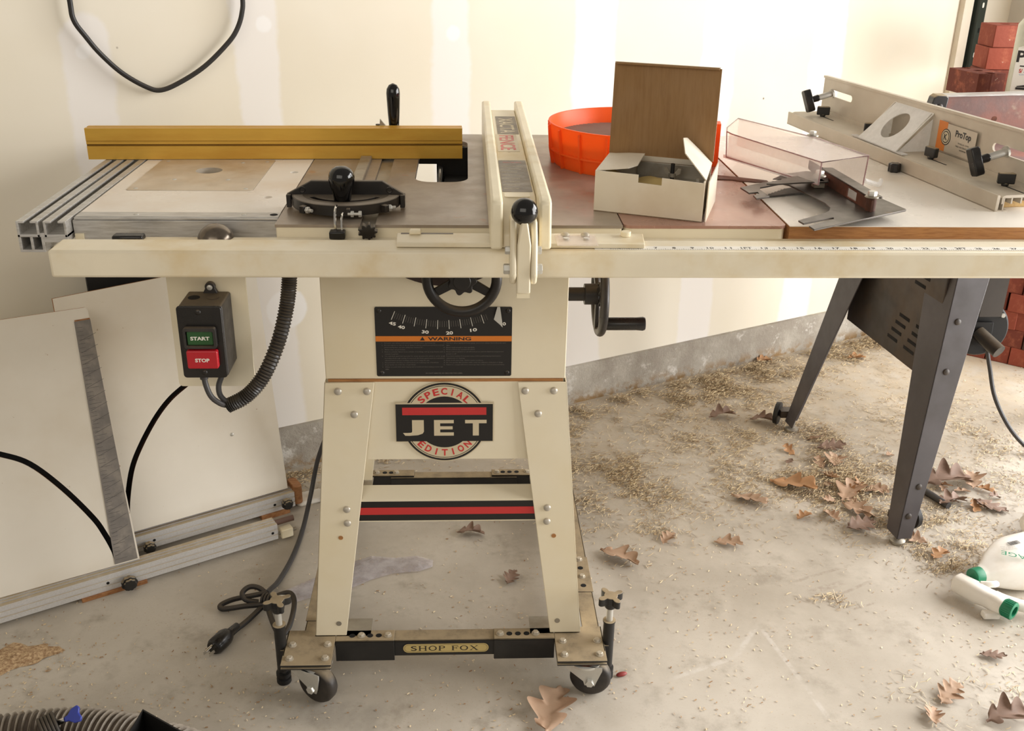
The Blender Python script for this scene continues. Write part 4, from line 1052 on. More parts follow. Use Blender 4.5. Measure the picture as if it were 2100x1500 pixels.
def slot_(x0, x1, h0, h1): return rrect(x0, x1, h0, h1, (h1-h0)/2-.0001, 6)
wl_ = MB(PT @ frame((0, .078, 0), (1, 0, 0), (0, 0, 1))); 
wl_.prism([(0, .022), (LN, .022), (LN, .110), (.0, .1005)], -.004, 0, [slot_(.03, .13, .066, .080), slot_(.615, .72, .066, .080)])
wl_.prism([(0, .1005), (LN, .110), (LN, .1145), (0, .105)], -.006, .003)
wl_.prism([(0, .022), (LN, .022), (LN, .034), (0, .034)], 0, .004)
wall_ = wl_.build('upright', 'alu_beige', pt, .0006)
def knobbig(x):
    d = Vector((0, -1, -.28)).normalized(); p = Vector((x, .078, .073))
    s = MB(PT).cyl(p, p+d*.034, .0065).cyl(p+d*.0, p+d*.004, .0095); sl_ = s.build('stand_off', 'steel', wall_)
    s = MB(PT @ along(p+d*.034, d)); s.lathe([(.0075, 0), (.0065, .018)], 16)
    s.prism([(-.024, -.007), (-.02, -.0095), (.02, -.0095), (.024, -.007), (.024, .007), (.02, .0095), (-.02, .0095), (-.024, .007)], .016, .032, m=Matrix.Rotation(.25, 4, 'Z') if False else Matrix.Rotation(PI/2+.25, 4, 'Z'))
    s.build('t_knob', 'black', sl_, .002)
knobbig(.045); knobbig(.655)
for x, y, r in ((.065, .05, 1.2), (.26, .055, 1.3), (.495, .045, .1), (.70, .052, 1.25)):
    MB(PT).box(x-.005, x+.05, y-.0015, y+.0015, .0262, .0265).build('deck_slot', 'void', deck)
    s = MB(PT @ Matrix.Translation((x, y, .0262)) @ Matrix.Rotation(r, 4, 'Z'))
    s.prism([(-.014, -.0055), (.014, -.0055), (.0125, .0055), (-.0125, .0055)], .004, .022).disc(.006, 0, .006, 14)
    s.build('deck_knob', 'black_dusty', deck, .002)
# clear dust chute
c_ = MB(PT)
A0, A1, B0, B1 = (.295, .010, .0265), (.435, .010, .0265), (.295, .077, .095), (.435, .077, .095)
def quadhole(p00, p10, p01, hole=True, t=.0016):
    ex1 = Vector(p10)-Vector(p00); ey1 = Vector(p01)-Vector(p00)
    fm = frame(p00, ex1, tuple(ey1)); w, h = ex1.length, ey1.length
    c_.prism([(0, 0), (w, 0), (w*.94, h), (w*.06, h)], 0, t, [circ(w*.5, h*.52, min(w, h)*.32, 28)] if hole else (), m=fm)
quadhole(A0, A1, B0)
c_.prism([(.016, .0265), (.077, .0265), (.077, .086)], 0, .0015, m=frame((.298, 0, 0), (0, 1, 0), (0, 0, 1)))
c_.prism([(.016, .0265), (.077, .0265), (.077, .086)], 0, .0015, m=frame((.432, 0, 0), (0, 1, 0), (0, 0, 1)))
c_.box(.27, .46, .008, .02, .0265, .0285)
dc = c_.build('dust_chute', 'milky', pt)
ck = MB(PT); ck.tube([(.298, .0115, .0275), (.298, .077, .0955)], .0013, 6).tube([(.432, .0115, .0275), (.432, .077, .0955)], .0013, 6).tube([(.298, .0775, .0955), (.432, .0775, .0955)], .0013, 6)
ck.build('chute_edge', 'bottle', dc)
# maker's label
LB = PT @ frame((0, .0737, 0), (1, 0, 0), (0, 0, 1))
lb = MB(LB).box(.46, .487, .038, .090, 0, .0004); lb1 = lb.build('label', 'orange_label', wall_)
lb = MB(LB).box(.4875, .575, .038, .088, 0, .0003); lb2 = lb.build('label', 'alu_beige', wall_)
q = MB(LB @ Matrix.Translation((.487, .064, .0005))); q.mat(0).disc(.0145, 0, .0002, 36); q.mat(1).disc(.0128, .0002, .0003, 36); q.mat(0).disc(.0108, .0003, .0004, 36); q.mat(1).disc(.009, .0004, .0005, 30)
text(q.mat(0), 'K', Matrix.Translation((0, 0, .0006)), h=.011, bold=.03); q.build('round_seal', ['dark_ink', 'tan_ink'], lb1)
q = MB(); LT = LB @ Matrix.Translation((0, 0, .0006)); text(q, 'ProTop', LT, w=.046, h=.015, cx=.537, cy=.074, bold=.03)
for i, (s, w) in enumerate((('MODEL NO. 107090', .032), ('TABLE SAW FENCE SYSTEM', .046), ('WWW', .02))): text(q, s, LT, w=w, h=.003, cx=.542, cy=.060-.0055*i, res=1)
q.build('lettering', 'dark_ink', lb2)
wb = MB(PT).box(.71, .735, .026, .12, .0, .0115, None); wbo = wb.build('wood_block', 'pale_wood', None, .001)
tag(wbo, 'small pale wood block wedged under the near end of the aluminium fence', 'wood block')
MB(PT @ Matrix.Translation((.30, -.004, .0))).disc(.0, 0, .0001)
kb = MB(PT @ Matrix.Translation((.475, -.012, .0))); kb.prism([((.0105+.0012*math.cos(6*2*PI*i/36))*math.cos(2*PI*i/36), (.0105+.0012*math.cos(6*2*PI*i/36))*math.sin(2*PI*i/36)) for i in range(36)], 0, .016)
kbo = kb.build('loose_knob', 'black', None, .002); tag(kbo, 'small loose black knob on the white table between clear guard and aluminium fence', 'knob')
setpiece('trim_1', MB().box(2.035, 2.075, -.02, 0, .118, 2.5), 'white_card')
# ================================================================== white boards leaning at the left
def board(name, label, B, d, th, poly, arc, hw):
    d = Vector((*d, 0)).normalized(); nh = Vector((-d.y, d.x, 0)); a = math.radians(th)
    up = Vector((0, 0, 1))*math.cos(a)+nh*math.sin(a)
    t = thing(name, label, 'board', B)
    fm = frame(B, d, tuple(up))
    pts = spline([Vector((*p, 0)) for p in arc], 6); l = []; r = []
    for i, p in enumerate(pts):
        q = pts[min(i+1, len(pts)-1)]-pts[max(i-1, 0)]; q.normalize(); n = Vector((-q.y, q.x, 0))*hw
        l.append(tuple((p+n)[:2])); r.append(tuple((p-n)[:2]))
    m = MB(fm); m.mat(0).prism(poly, -.0122, 0, [l+r[::-1]])
    pb = m.build('panel', ['board', 'mdf', 'slot_edge'], t)
    inv = fm.inverted() @ world(t); hole = [Vector((*q, 0)) for q in l+r]
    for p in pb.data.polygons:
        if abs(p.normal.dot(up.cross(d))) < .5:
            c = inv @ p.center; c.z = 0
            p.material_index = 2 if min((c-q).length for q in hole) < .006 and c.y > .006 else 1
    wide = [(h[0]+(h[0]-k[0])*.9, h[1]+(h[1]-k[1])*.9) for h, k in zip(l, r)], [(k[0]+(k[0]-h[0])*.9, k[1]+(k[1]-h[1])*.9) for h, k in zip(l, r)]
    MB(fm).prism(wide[0]+wide[1][::-1], -.0145, -.0123).build('slot_shade', 'void', t)  # black strip added behind the slot, standing in for shade in the gap
    return t, fm, pb
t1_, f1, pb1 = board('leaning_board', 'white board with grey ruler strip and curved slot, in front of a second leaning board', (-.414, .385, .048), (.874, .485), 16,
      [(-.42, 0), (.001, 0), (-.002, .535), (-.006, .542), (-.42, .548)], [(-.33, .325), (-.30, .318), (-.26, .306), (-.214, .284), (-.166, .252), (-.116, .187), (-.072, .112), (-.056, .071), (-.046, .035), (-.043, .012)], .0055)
MB(f1).prism([(-.032, .517), (-.001, .517), (-.003, .003), (-.049, .003)], 0, .0016).build('ruler_strip', 'tape', t1_)
q = MB(f1); random.seed(8)
for i in range(60):
    v = .012+.5*i/60; x0 = -.046+.016*i/60
    q.box(x0, x0+(.012 if i % 4 else .024), v, v+.0006, .0016, .0018)
for i in range(20):
    v = .02+.48*i/20; x0 = -.044+.015*i/20
    q.prism([(x0, v), (x0+.034, v+.012), (x0+.034, v+.0127), (x0, v+.0007)], .0016, .0018)
for i in range(1, 13):
    v = .02+.48*i/13; text(q, str(i), f1 @ Matrix.Translation((-.022, v, .0019)) @ Matrix.Rotation(PI/2+.3, 4, 'Z'), h=.008)
q.build('lettering', 'ruler_ink', bpy.data.objects[[o.name for o in t1_.children if o.name.startswith('ruler_strip')][0]])
MB(f1).box(-.031, -.0015, .517, .520, -.001, .0012).build('strip_end', 'oak', t1_)
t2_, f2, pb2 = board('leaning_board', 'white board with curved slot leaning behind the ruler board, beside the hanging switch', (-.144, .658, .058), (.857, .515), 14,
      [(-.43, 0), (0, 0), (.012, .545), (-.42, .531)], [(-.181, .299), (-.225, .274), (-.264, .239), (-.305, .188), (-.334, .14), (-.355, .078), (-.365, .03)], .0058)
put(SCREW, t2_, f2 @ Vector((-.107, .16, 0)), f2.to_3x3() @ Vector((0, 0, 1)))
def profile_rail(o, d, L, par, name='rail', x0=None):
    d = Vector((*d, 0)).normalized(); nb_ = Vector((-d.y, d.x, 0))
    m = MB(frame(o, tuple(nb_), (0, 0, 1)) @ Matrix.Scale(1, 4))         # x back, y up, extruded against d
    z0, z1 = .009, .047
    prof = [(0, z0), (0, .020), (.0015, .021), (.0015, .0225), (0, .0235), (0, .033), (.0012, .034), (.0012, .035), (0, .036), (0, z1), (.010, z1), (.010, z1-.003), (.014, z1-.003), (.014, z1), (.020, z1), (.020, z1-.003), (.024, z1-.003), (.024, z1), (.034, z1), (.034, z0)]
    m.prism([(p[0], p[1]) for p in prof], -L, 0)
    return m.build(name, 'alu_dusty', par), d, nb_
M['alu_dusty2'] = M['alu_dusty']
# frame(o, back, up): local z = back x up = d
r1, d1, n1 = profile_rail((-.146, .517, 0), (.861, .508), .75, t1_)
r2, d2, n2_ = profile_rail((-.128, .652, .004), (.857, .515), .40, t2_)
def ballknob(o, d, nb_, s, z, par, r=.0135):
    p = Vector(o)+d*s+Vector((0, 0, z)); q = p-nb_*.006
    m = MB().cyl(p+nb_*.002, p-nb_*.008, .006); mm = along(q, -nb_)
    pts = []
    m.at(mm); n = 36
    for z0, z1, k in ((0, .006, .85), (.006, .014, 1.), (.014, .02, .8)):
        m.prism([((r*k+.001*math.cos(9*2*PI*i/n))*math.cos(2*PI*i/n), (r*k+.001*math.cos(9*2*PI*i/n))*math.sin(2*PI*i/n)) for i in range(n)], z0, z1)
    m.build('clamp_knob', 'black_dusty', par, .002)
ballknob((-.146, .517, 0), d1, n1, -.331, .022, r1, .0165)
ballknob((-.128, .652, .004), d2, n2_, -.025, .030, r2, .0135); ballknob((-.128, .652, .004), d2, n2_, -.345, .022, r2, .0135)
for o, d, nb_, ss, par in (((-.146, .517, 0), d1, n1, (-.37, -.012), r1), ((-.128, .652, .004), d2, n2_, (-.33, -.05), r2)):
    for s in ss: MB(along(Vector(o)+d*s+Vector((0, 0, .027)), -nb_)).disc(.0032, -.001, .0004, 14).build('hole', 'void', par)
for o, d, nb_, s0, s1, par in (((-.146, .517, 0), d1, n1, -.425, -.293, t1_), ((-.128, .652, .0), d2, n2_, -.085, -.015, t2_)):
    MB(frame(o, tuple(d), tuple(nb_))).box(s0, s1, -.004, .03, 0, .0088 if par is t1_ else .0128).build('oak_cleat', 'oak', par, .001)
MB(frame((-.128, .652, 0), tuple(d2), tuple(n2_))).prism(rrect(0, .022, .0, .05, .009), .014, .062).build('end_block', 'oak', t2_, .002)
m = MB(frame((-.146, .517, 0), tuple(d1), tuple(n1)))
m.cyl((0, .022, .038), (.046, .022, .038), .0068); m.build('rod', 'brown_rod', t1_)
mb_ = MB(frame((-.146, .517, 0), tuple(d1), tuple(n1))); mb_.prism(rrect(.008, .036, -.002, .02, .003), .005, .027); wbk = mb_.build('white_block', 'ivory', t1_, .002)
MB(frame((-.146, .517, 0), tuple(d1), tuple(n1))).cyl((-.002, .009, .016), (.046, .009, .016), .004).build('bolt', 'steel_dull', wbk)
fm_ = MB(Matrix.Translation((-.10, .705, 0)) @ Matrix.Rotation(.45, 4, 'Z')).prism(rrect(-.04, .035, -.028, .022, .012), 0, .012).build('foam_scrap', 'bottle', None, .004)
tag(fm_, 'scrap of white foam on the floor behind the oak end block of the rear board', 'foam scrap')

bp_ = MB(WM).box(-.612, -.36, -.045, -.028, 0, .67).build('black_panel', 'black_matt', None, .001); tag(bp_, 'black panel standing between the leaning boards and the wall, dark gap under the rail', 'panel')
# ================================================================== black cable hanging on the wall
cab_ = MB().tube([wp(s, .022, z) for s, z in ((-.575, 1.5), (-.566, 1.3), (-.56, 1.155), (-.558, 1.11), (-.54, 1.077), (-.517, 1.043), (-.48, 1.003), (-.436, .973), (-.407, .965), (-.366, .979), (-.312, 1.009), (-.261, 1.052), (-.238, 1.08), (-.224, 1.114), (-.22, 1.155), (-.222, 1.3), (-.23, 1.5))], .0052, 10, smooth=6).build('hanging_cable', 'cord_black')
tag(cab_, 'black cable hanging in a loop down the taped wall above the gold fence', 'cable')

# ================================================================== second saw at the right, dark grey
s2_ = thing('contractor_saw', 'dark grey table saw on tapered steel legs behind the white extension table', 'table saw', (1.5, .78, 0))
def leg2(rb, rt, fa, fb, wb_, wt_, bolts, vis=True):
    """folded leg: ridge rb-rt, flanges along directions fa and fb, widths at foot and top"""
    rb, rt, fa, fb = Vector(rb), Vector(rt), Vector(fa).normalized(), Vector(fb).normalized()
    m = MB()
    for f, k, o in ((fa, 0, fb), (fb, 1, fa)):
        q = [rb, rt, rt+f*wt_[k], rb+f*wb_[k]]
        m.mat(k).add([tuple(v) for v in q]+[tuple(v+o*.003) for v in q], [(0, 1, 2, 3), (7, 6, 5, 4), (0, 4, 5, 1), (1, 5, 6, 2), (2, 6, 7, 3), (3, 7, 4, 0)])
    l = m.build('leg', ['slate', 'slate'], s2_, .001)
    nrm = (rt-rb).cross(fb).normalized()
    if nrm.y > 0: nrm = -nrm
    for t, u in bolts:
        p = rb.lerp(rt, t)+fb*((wb_[1]*(1-t)+wt_[1]*t)*u)+nrm*.0005
        b = put(DOME, l, p, nrm); b.data = DOME2.data
    c = rb+fa*wb_[0]*.4+fb*wb_[1]*.4
    MB(Matrix.Translation((c.x, c.y, 0))).lathe([(.016, 0), (.0175, .003), (.0175, .008), (.012, .011), (.008, .012), (.008, rb.z+.01)], 22).build('leveling_foot', 'steel_dull', l)
    return l
DOME2 = proto(MB().lathe([(.0075, 0), (.0065, .002), (.0035, .0035)], 16), 'bolt', 'slate_dark')
ly = (-.118, .993, 0); lx = (.993, .118, 0); nly = (.118, -.993, 0); nlx = (-.993, -.118, 0)
leg2((1.258, .468, .022), (1.338, .575, .76), ly, lx, (.048, .036), (.13, .085), ((.68, .35), (.53, .4), (.17, .55), (.075, .4)))
leg2((1.172, 1.066, .022), (1.270, .93, .76), nly, lx, (.045, .036), (.13, .085), ())
leg2((2.06, .56, .022), (1.98, .66, .76), ly, nlx, (.048, .036), (.13, .085), ())
leg2((1.99, 1.16, .022), (1.91, 1.02, .76), nly, nlx, (.045, .036), (.13, .085), ())
body_ = MB(frame((1.305, .57, 0), ly, tuple(Vector(lx))))        # local x along the side, y to the right, z up is -cross
bm_ = MB(Matrix(((-.118, .993, 0, 1.312), (.993, .118, 0, .575), (0, 0, 1, 0), (0, 0, 0, 1))))
bm_.box(0, .40, 0, .012, .365, .76)
bd_ = bm_.build('cabinet', 'slate_dark', s2_, .002)
for z0 in (.40, .56):
    for r_ in range(4):
        for cc in range(2):
            MB(Matrix(((-.118, .993, 0, 1.312), (.993, .118, 0, .575), (0, 0, 1, 0), (0, 0, 0, 1)))).box(.075+.075*cc-.012*r_, .12+.075*cc-.012*r_, -.0006, .0, z0+.022*r_, z0+.022*r_+.008).build('louver', 'void', bd_)
sm = Matrix(((.993, -.118, 0, 1.30), (.118, .993, 0, .53), (0, 0, 1, 0), (0, 0, 0, 1)))
MB(sm).box(-.0, .70, -.02, .58, .76, .80).build('saw_top', 'rust_panel', s2_, .002)
# upright end panel with its black corner cap
pn = MB(frame((1.478, 1.095, 0), (1, .0, 0), (0, 0, 1))).prism([(-.002, .78), (.0, .912), (.5, .927), (.5, .78)], -.012, 0); pn_ = pn.build('end_panel', 'rust_panel', s2_)
MB(frame((1.478, 1.095, 0), (1, .0, 0), (0, 0, 1))).prism([(-.002, .912), (.5, .927), (.5, .933), (-.0, .916)], -.03, .004).build('panel_rim', 'alu', pn_)
MB(frame((1.478, 1.095, 0), (1, .0, 0), (0, 0, 1))).prism(rrect(.128, .141, .852, .865, .006), -.0, .0006).build('panel_hole', 'rust', pn_)
cp_ = MB(frame((1.478, 1.093, 0), (1, .0, 0), (0, 0, 1))); cp_.prism([(-.046, .862), (-.036, .912), (-.028, .918), (-.006, .918), (.002, .912), (-.004, .85), (-.05, .85)], -.02, .014)
cpo = cp_.build('corner_cap', 'black_dusty', s2_, .003)
for x in (-.032, -.018): put(DOME2, cpo, (1.478+x, 1.0785, .89), (0, -1, 0))
# motor
mo = MB(along((1.655, 1.04, .315), (-.12, -.95, .1))); mo.lathe([(.07, -.10), (.078, -.09), (.078, 0), (.074, .006)], 40)
mt = mo.build('motor', 'black_matt', s2_)
md = along((1.655, 1.04, .315), (-.12, -.95, .1))
mo = MB(md @ Matrix.Translation((0, 0, .006))); mo.disc(.073, 0, .003, 40); mo.box(-.03, .03, -.045, .02, .003, .016); mf = mo.build('end_bell', 'black_matt', mt, .001)
mo = MB(md); mo.cyl((-.005, -.01, .018), (.035, -.045, .075), .019); mo.build('capacitor_cover', 'black_cast', mt)
for a in (35, 50, 300, 320, 200, 130):
    an = math.radians(a); put(HEX_ZINC, mf, md @ Vector((.066*math.cos(an), .066*math.sin(an), .0092)), md.to_3x3() @ Vector((0, 0, 1)))
q = MB(); text(q, 'CE', md @ Matrix.Translation((.028, .05, .0093)) @ Matrix.Rotation(.0, 4, 'Z'), h=.014); q.build('lettering', 'orange_label', mf)
MB().box(1.63, 1.69, 1.0, 1.06, .36, .77).build('motor_bracket', 'slate_dark', mt)
MB().tube([(1.665, .99, .27), (1.68, .985, .22), (1.70, .96, .14), (1.745, .925, .06), (1.80, .89, .012), (1.86, .86, .006), (1.95, .85, .006)], .0055, 10, smooth=6).build('motor_cord', 'cord', mt)
MB(along((1.158, 1.095, .034), (.85, -.5, 0))).lathe([(.012, -.007), (.031, -.006), (.032, .006), (.012, .007)], 30).build('caster_wheel', 'black_matt', s2_)
MB().box(1.16, 1.20, 1.07, 1.10, .03, .05).build('caster_bracket', 'slate_dark', s2_)
MB(along((1.32, .55, .034), (.9, .45, 0))).lathe([(.01, -.007), (.031, -.006), (.032, .006), (.01, .007)], 30).build('caster_wheel', 'black_matt', s2_)
MB().box(1.27, 1.32, .535, .56, .028, .045).build('caster_bracket', 'slate_dark', s2_)
bt = MB().tube([(1.40, .74, .008), (1.425, .70, .008), (1.453, .632, .008)], .0085, 12, smooth=5).build('rubber_tube', 'cord'); tag(bt, 'short dark rubber tube on the floor behind the front leg of the dark saw', 'tube')

# ================================================================== shelf in the corner, bricks and jug
sh = thing('shelf_unit', 'dark green slotted steel shelf post and board in the far right corner', 'shelf', (1.75, 1.42, 0))
m = MB(WM).box(2.085, 2.118, -.035, -.032, .78, 2.2).box(2.085, 2.088, -.032, 0, .78, 2.2).box(2.115, 2.118, -.032, 0, .78, 2.2)
po = m.build('post', 'post', sh)
MB(WM).box(2.085, 2.115, -.33, -.035, .835, .853).build('bracket', 'post', sh)
for i in range(24):
    z = .10+.075*i; MB(WM @ frame((2.1015, -.0352, z), (1, 0, 0), (0, 0, 1))).prism(rrect(-.004, .004, -.008, .008, .004), 0, .0003).build('slot', 'white_ink' if i % 2 else 'void', po) if z > .85 and z < 1.4 else None
MB().prism([(1.68, 1.235), (2.05, 1.235), (2.05, 1.86), (1.80, 1.74)], .855, .872).build('shelf_board', 'pale_wood', sh)
def brick(c, rz, label, group, size=(.194, .092, .0595), mat='brick', up=None, cores=True):
    m = MB(); x, y, z = size
    m.prism([(-x/2, -y/2), (x/2, -y/2), (x/2, y/2), (-x/2, y/2)], 0, z, [circ(k*.052, 0, .014, 14) for k in (-1, 0, 1)] if cores else ())
    o = m.build('brick', mat, None, .002); o.location = c; o.rotation_euler = (0, 0, rz)
    return tag(o, label, 'brick', group)
BR = -.42
brick((1.705, 1.42, .872), PI/2+.2, 'red brick on the shelf beside the antifreeze jug, nearest the green post', 'bricks on the shelf', (.13, .085, .062))
for i, w in enumerate(('bottom', 'middle', 'top')): brick((1.835+.006*i, 1.49+.004*i, .872+.060*i), .05*i-.1, 'red brick in the stack of three behind the jug on the shelf, %s one' % w, 'bricks on the shelf')
JM = Matrix.Translation((1.818, 1.27, .872)) @ Matrix.Rotation(-.45, 4, 'Z')
jg_ = thing('antifreeze_jug', 'grey plastic antifreeze jug with torn white label and orange cap on the corner shelf', 'jug', (1.79, 1.30, .872))
m = MB(JM)
def loft(mb, secs, n=32, pw_=4.):
    vs = []; fs = []
    for x0, y0, a, b2, z in secs:
        for i in range(n):
            t = 2*PI*i/n; cs, sn = math.cos(t), math.sin(t)
            vs.append((x0+a*math.copysign(abs(cs)**(2/pw_), cs), y0+b2*math.copysign(abs(sn)**(2/pw_), sn), z))
    for k in range(len(secs)-1):
        for i in range(n): fs.append((k*n+i, k*n+(i+1) % n, (k+1)*n+(i+1) % n, (k+1)*n+i))
    fs.append(tuple(range(n))[::-1]); fs.append(tuple((len(secs)-1)*n+i for i in range(n)))
    mb.add(vs, fs)
loft(m, [(0, 0, .085, .045, 0), (0, 0, .090, .05, .006), (0, 0, .090, .05, .195), (.004, 0, .084, .046, .21), (.02, 0, .062, .04, .238), (.03, 0, .042, .035, .25), (.03, 0, .02, .02, .256), (.03, 0, .018, .018, .266)])
m.build('body', 'jug', jg_, sharp=50)
MB(JM @ Matrix.Translation((.03, 0, .240))).lathe([(.023, 0), (.0235, .003), (.0235, .022), (.021, .025)], 28).build('cap', 'orange', jg_)
JF = JM @ frame((0, -.0502, 0), (1, 0, 0), (0, 0, 1))
lbj = MB(JF).prism([(-.080, .03), (.08, .03), (.08, .155), (-.02, .165), (-.080, .142)], 0, .0005).prism([(-.071, .14), (-.045, .158), (-.02, .167), (-.03, .150)], .0005, .003).build('label', 'white_ink', jg_)
JF2 = JF @ Matrix.Translation((0, 0, .0008))
q = MB(); text(q, 'Prestone', JF2, w=.15, h=.030, cx=-.004, cy=.120, bold=.03); 
q.prism([(-.068, .036), (.08, .036), (.08, .041), (-.068, .042)], 0, .0002, m=JF2).prism([(-.066, .045), (-.04, .050), (-.01, .047), (.03, .052), (.07, .047), (.08, .0445), (-.066, .043)], 0, .0002, m=JF2)
q.prism([(-.040, .0485), (-.026, .0485), (-.024, .053), (-.042, .053)], 0, .0002, m=JF2); q.prism(rrect(-.068, -.03, .0945, .0975, .0005), 0, .0002, m=JF2)
q.build('lettering', 'dark_ink', lbj)
q = MB(); q.prism([(-.03, .0945), (-.012, .0945), (-.012, .0975), (-.03, .0975)], 0, .0002, m=JF2); text(q, '150', JF2, w=.024, h=.010, cx=-.044, cy=.084, slant=.25); text(q, 'COOLANT', JF2, w=.034, h=.004, cx=-.049, cy=.0745, res=1); q.build('blue_lettering', 'blue_ink', lbj)
q = MB(); text(q, 'S/', JF2, w=.0085, h=.0105, cx=-.0635, cy=.084, bold=.03); q.prism([(-.022, .1), (-.018, .1), (-.031, .052), (-.0345, .052)], 0, .0002, m=JF2); q.prism([(-.01, .0945), (.08, .0945), (.08, .0975), (-.01, .0975)], 0, .0002, m=JF2); text(q, 'Antifreeze', JF2, w=.05, h=.008, cx=.03, cy=.084, res=2); q.build('red_lettering', 'label_red', lbj)
# bricks piled on the floor by the right wall
d_ = Vector((.79, -.62, 0)).normalized(); nb2 = Vector((.62, .79, 0)).normalized(); ang = math.atan2(nb2.y, nb2.x)
random.seed(5)
for r in range(6):
    for c in range(-1, 3):
        p = Vector((2.002, 1.53, 0))+d_*((c+.5*(r % 2))*.0695)+nb2*(.097+random.uniform(-.004, .004)); p.z = r*.0595
        dark = (r, c) in ((5, 0), (3, 2), (1, 1), (0, 2), (4, 2), (2, -1))
        side = 'end seen from the front'
        rown = ('floor', 'second', 'third', 'fourth', 'fifth', 'top')[r]
        lab = ('dark burnt brick' if dark else 'red brick')+' in the %s row of the floor pile, %s from its left end' % (rown, ('first', 'second', 'third', 'fourth')[c+1])
        o = brick(p, ang+random.uniform(-.03, .03), lab, ('dark bricks' if dark else 'red bricks')+' of the '+rown+' row of the floor pile', (.194, .0675, .0595), 'brick_dark' if dark else 'brick', cores=False)

# ================================================================== floor clutter
ho = thing('dust_hose', 'thick grey ribbed dust hose curving along the floor at the bottom left', 'hose', (-.37, -.14, 0))
hp = spline([Vector(p) for p in ((-.95, -.42, .051), (-.75, -.26, .051), (-.62, -.19, .051), (-.49, -.152, .051), (-.37, -.138, .051), (-.25, -.163, .051), (-.13, -.213, .051), (-.02, -.285, .051), (.06, -.40, .051))], 110)
MB().tube(hp, .05, 28, rf=lambda t: .0445+.0055*max(0, math.cos(t*2*PI*92))**3, mf=lambda t: 1 if math.cos(t*2*PI*92) > .55 else 0).build('ribbed_tube', ['hose', 'hose_rib'], ho, sharp=60)
hc = thing('hose_clamp', 'black coil clamp with blue wing key lying on the ribbed hose', 'clamp', (-.385, -.17, .1))
m = MB(along((-.39, -.19, .108), (.55, .35, .1)))
for i in range(5): m.ring(.026, .0028, 28, 8, Matrix.Translation((0, 0, i*.0052)))
m.build('coil_band', 'cord_black', hc)
MB().cyl((-.385, -.185, .118), (-.358, -.18, .129), .0045).build('clamp_screw', 'chrome', hc)
wk = MB(frame((-.358, -.18, .129), (.9, .18, .38), (-.3, .7, .6))); wk.prism([(0, -.004), (.006, -.005), (.014, -.012), (.024, -.0135), (.027, -.008), (.024, 0), (.027, .008), (.024, .0135), (.014, .012), (.006, .005), (0, .004)], -.0025, .0025)
wk.build('wing_key', 'blue', hc, .0015)
bb_ = MB(); bl = [(-.211, -.238), (-.10, -.313), (-.16, -.42), (-.229, -.36)]
bb_.prism(bl, 0, .003); n_ = 4
for i in range(4):
    a_ = Vector((*bl[i], 0)); b2_ = Vector((*bl[(i+1) % 4], 0)); c_in = Vector((-.175, -.33, 0))
    ai = a_.lerp(c_in, .04); bi = b2_.lerp(c_in, .04)
    bb_.prism([tuple(a_[:2]), tuple(b2_[:2]), tuple(bi[:2]), tuple(ai[:2])], .003, .2)
bin_ = bb_.build('plastic_bin', 'black_matt'); tag(bin_, 'corner of a black plastic bin standing in front of the ribbed hose', 'bin')

fl_ = MB(); out = []; random.seed(9)
A_ = [(-.10, .275), (-.03, .31), (.038, .335), (.075, .365), (.12, .385), (.177, .392), (.205, .41)]
B_ = [(-.10, .33), (-.03, .385), (.028, .43), (.07, .452), (.12, .445), (.17, .452), (.207, .432)]
vs = []; fs = []
for i in range(7):
    for k in range(6):
        t = k/5; vs.append((A_[i][0]*(1-t)+B_[i][0]*t, A_[i][1]*(1-t)+B_[i][1]*t, .002+.006*abs(math.sin(i*2.1+k*.3))*(1 if 0 < k < 5 else .3)))
for i in range(6):
    for k in range(5): fs.append((i*6+k, (i+1)*6+k, (i+1)*6+k+1, i*6+k+1))
fo_ = fl_.add(vs, fs).build('plastic_film', 'film', None, sharp=10); tag(fo_, 'strip of clear crinkled plastic film on the floor under the saw', 'plastic film')

# sprayer bottle
bo = thing('spray_bottle', 'white spray bottle with green cap lying on the floor at the right', 'bottle', (1.44, .3, 0))
BF = frame((1.352, .292, .044), (.90, .30, 0), z=(0, 0, 1)) @ frame((0, 0, 0), (0, 1, 0), (0, 0, 1))     # loft axis = local z = along the bottle
m = MB(BF); loft(m, [(0, 0, .014, .014, 0), (0, 0, .0145, .0145, .018), (0, 0, .020, .019, .028), (.003, 0, .034, .028, .052), (.006, 0, .047, .036, .082), (.008, 0, .055, .0415, .108), (.008, 0, .058, .043, .13), (.008, 0, .058, .043, .20), (.008, 0, .052, .039, .214), (.008, 0, .045, .03, .217)], pw_=4.5)
m.build('body', 'bottle', bo, sharp=60)
MB(BF).lathe([(.0175, -.004), (.0185, 0), (.0185, .016), (.016, .018)], 26).build('neck_ring', 'green_cap', bo)
h0 = Vector((1.318, .292, .030)); h1 = Vector((1.378, .208, .030)); hdv = (h1-h0).normalized()
m = MB(along(h0, hdv)); loft(m, [(0, 0, .012, .014, -.006), (0, 0, .019, .02, 0), (0, 0, .02, .021, .05), (0, 0, .0175, .019, .066), (0, 0, .018, .02, .09), (0, 0, .015, .016, (h1-h0).length)], pw_=3)
sp = m.build('spray_head', 'bottle', bo, sharp=60)
MB().box(1.338, 1.372, .2, .218, .002, .016).build('trigger_guard', 'bottle', sp, .003)
gm = MB(along(h1, hdv)); gm.lathe([(.0125, -.004), (.0175, 0), (.0185, .004), (.0185, .022), (.0165, .023), (.0115, .023), (.0115, .006), (.001, .006)], 30)
for i in range(26): gm.box(-.0006, .0006, .0178, .0194, .003, .021, Matrix.Rotation(2*PI*i/26, 4, 'Z'))
gm.build('cap', 'green_cap', sp)
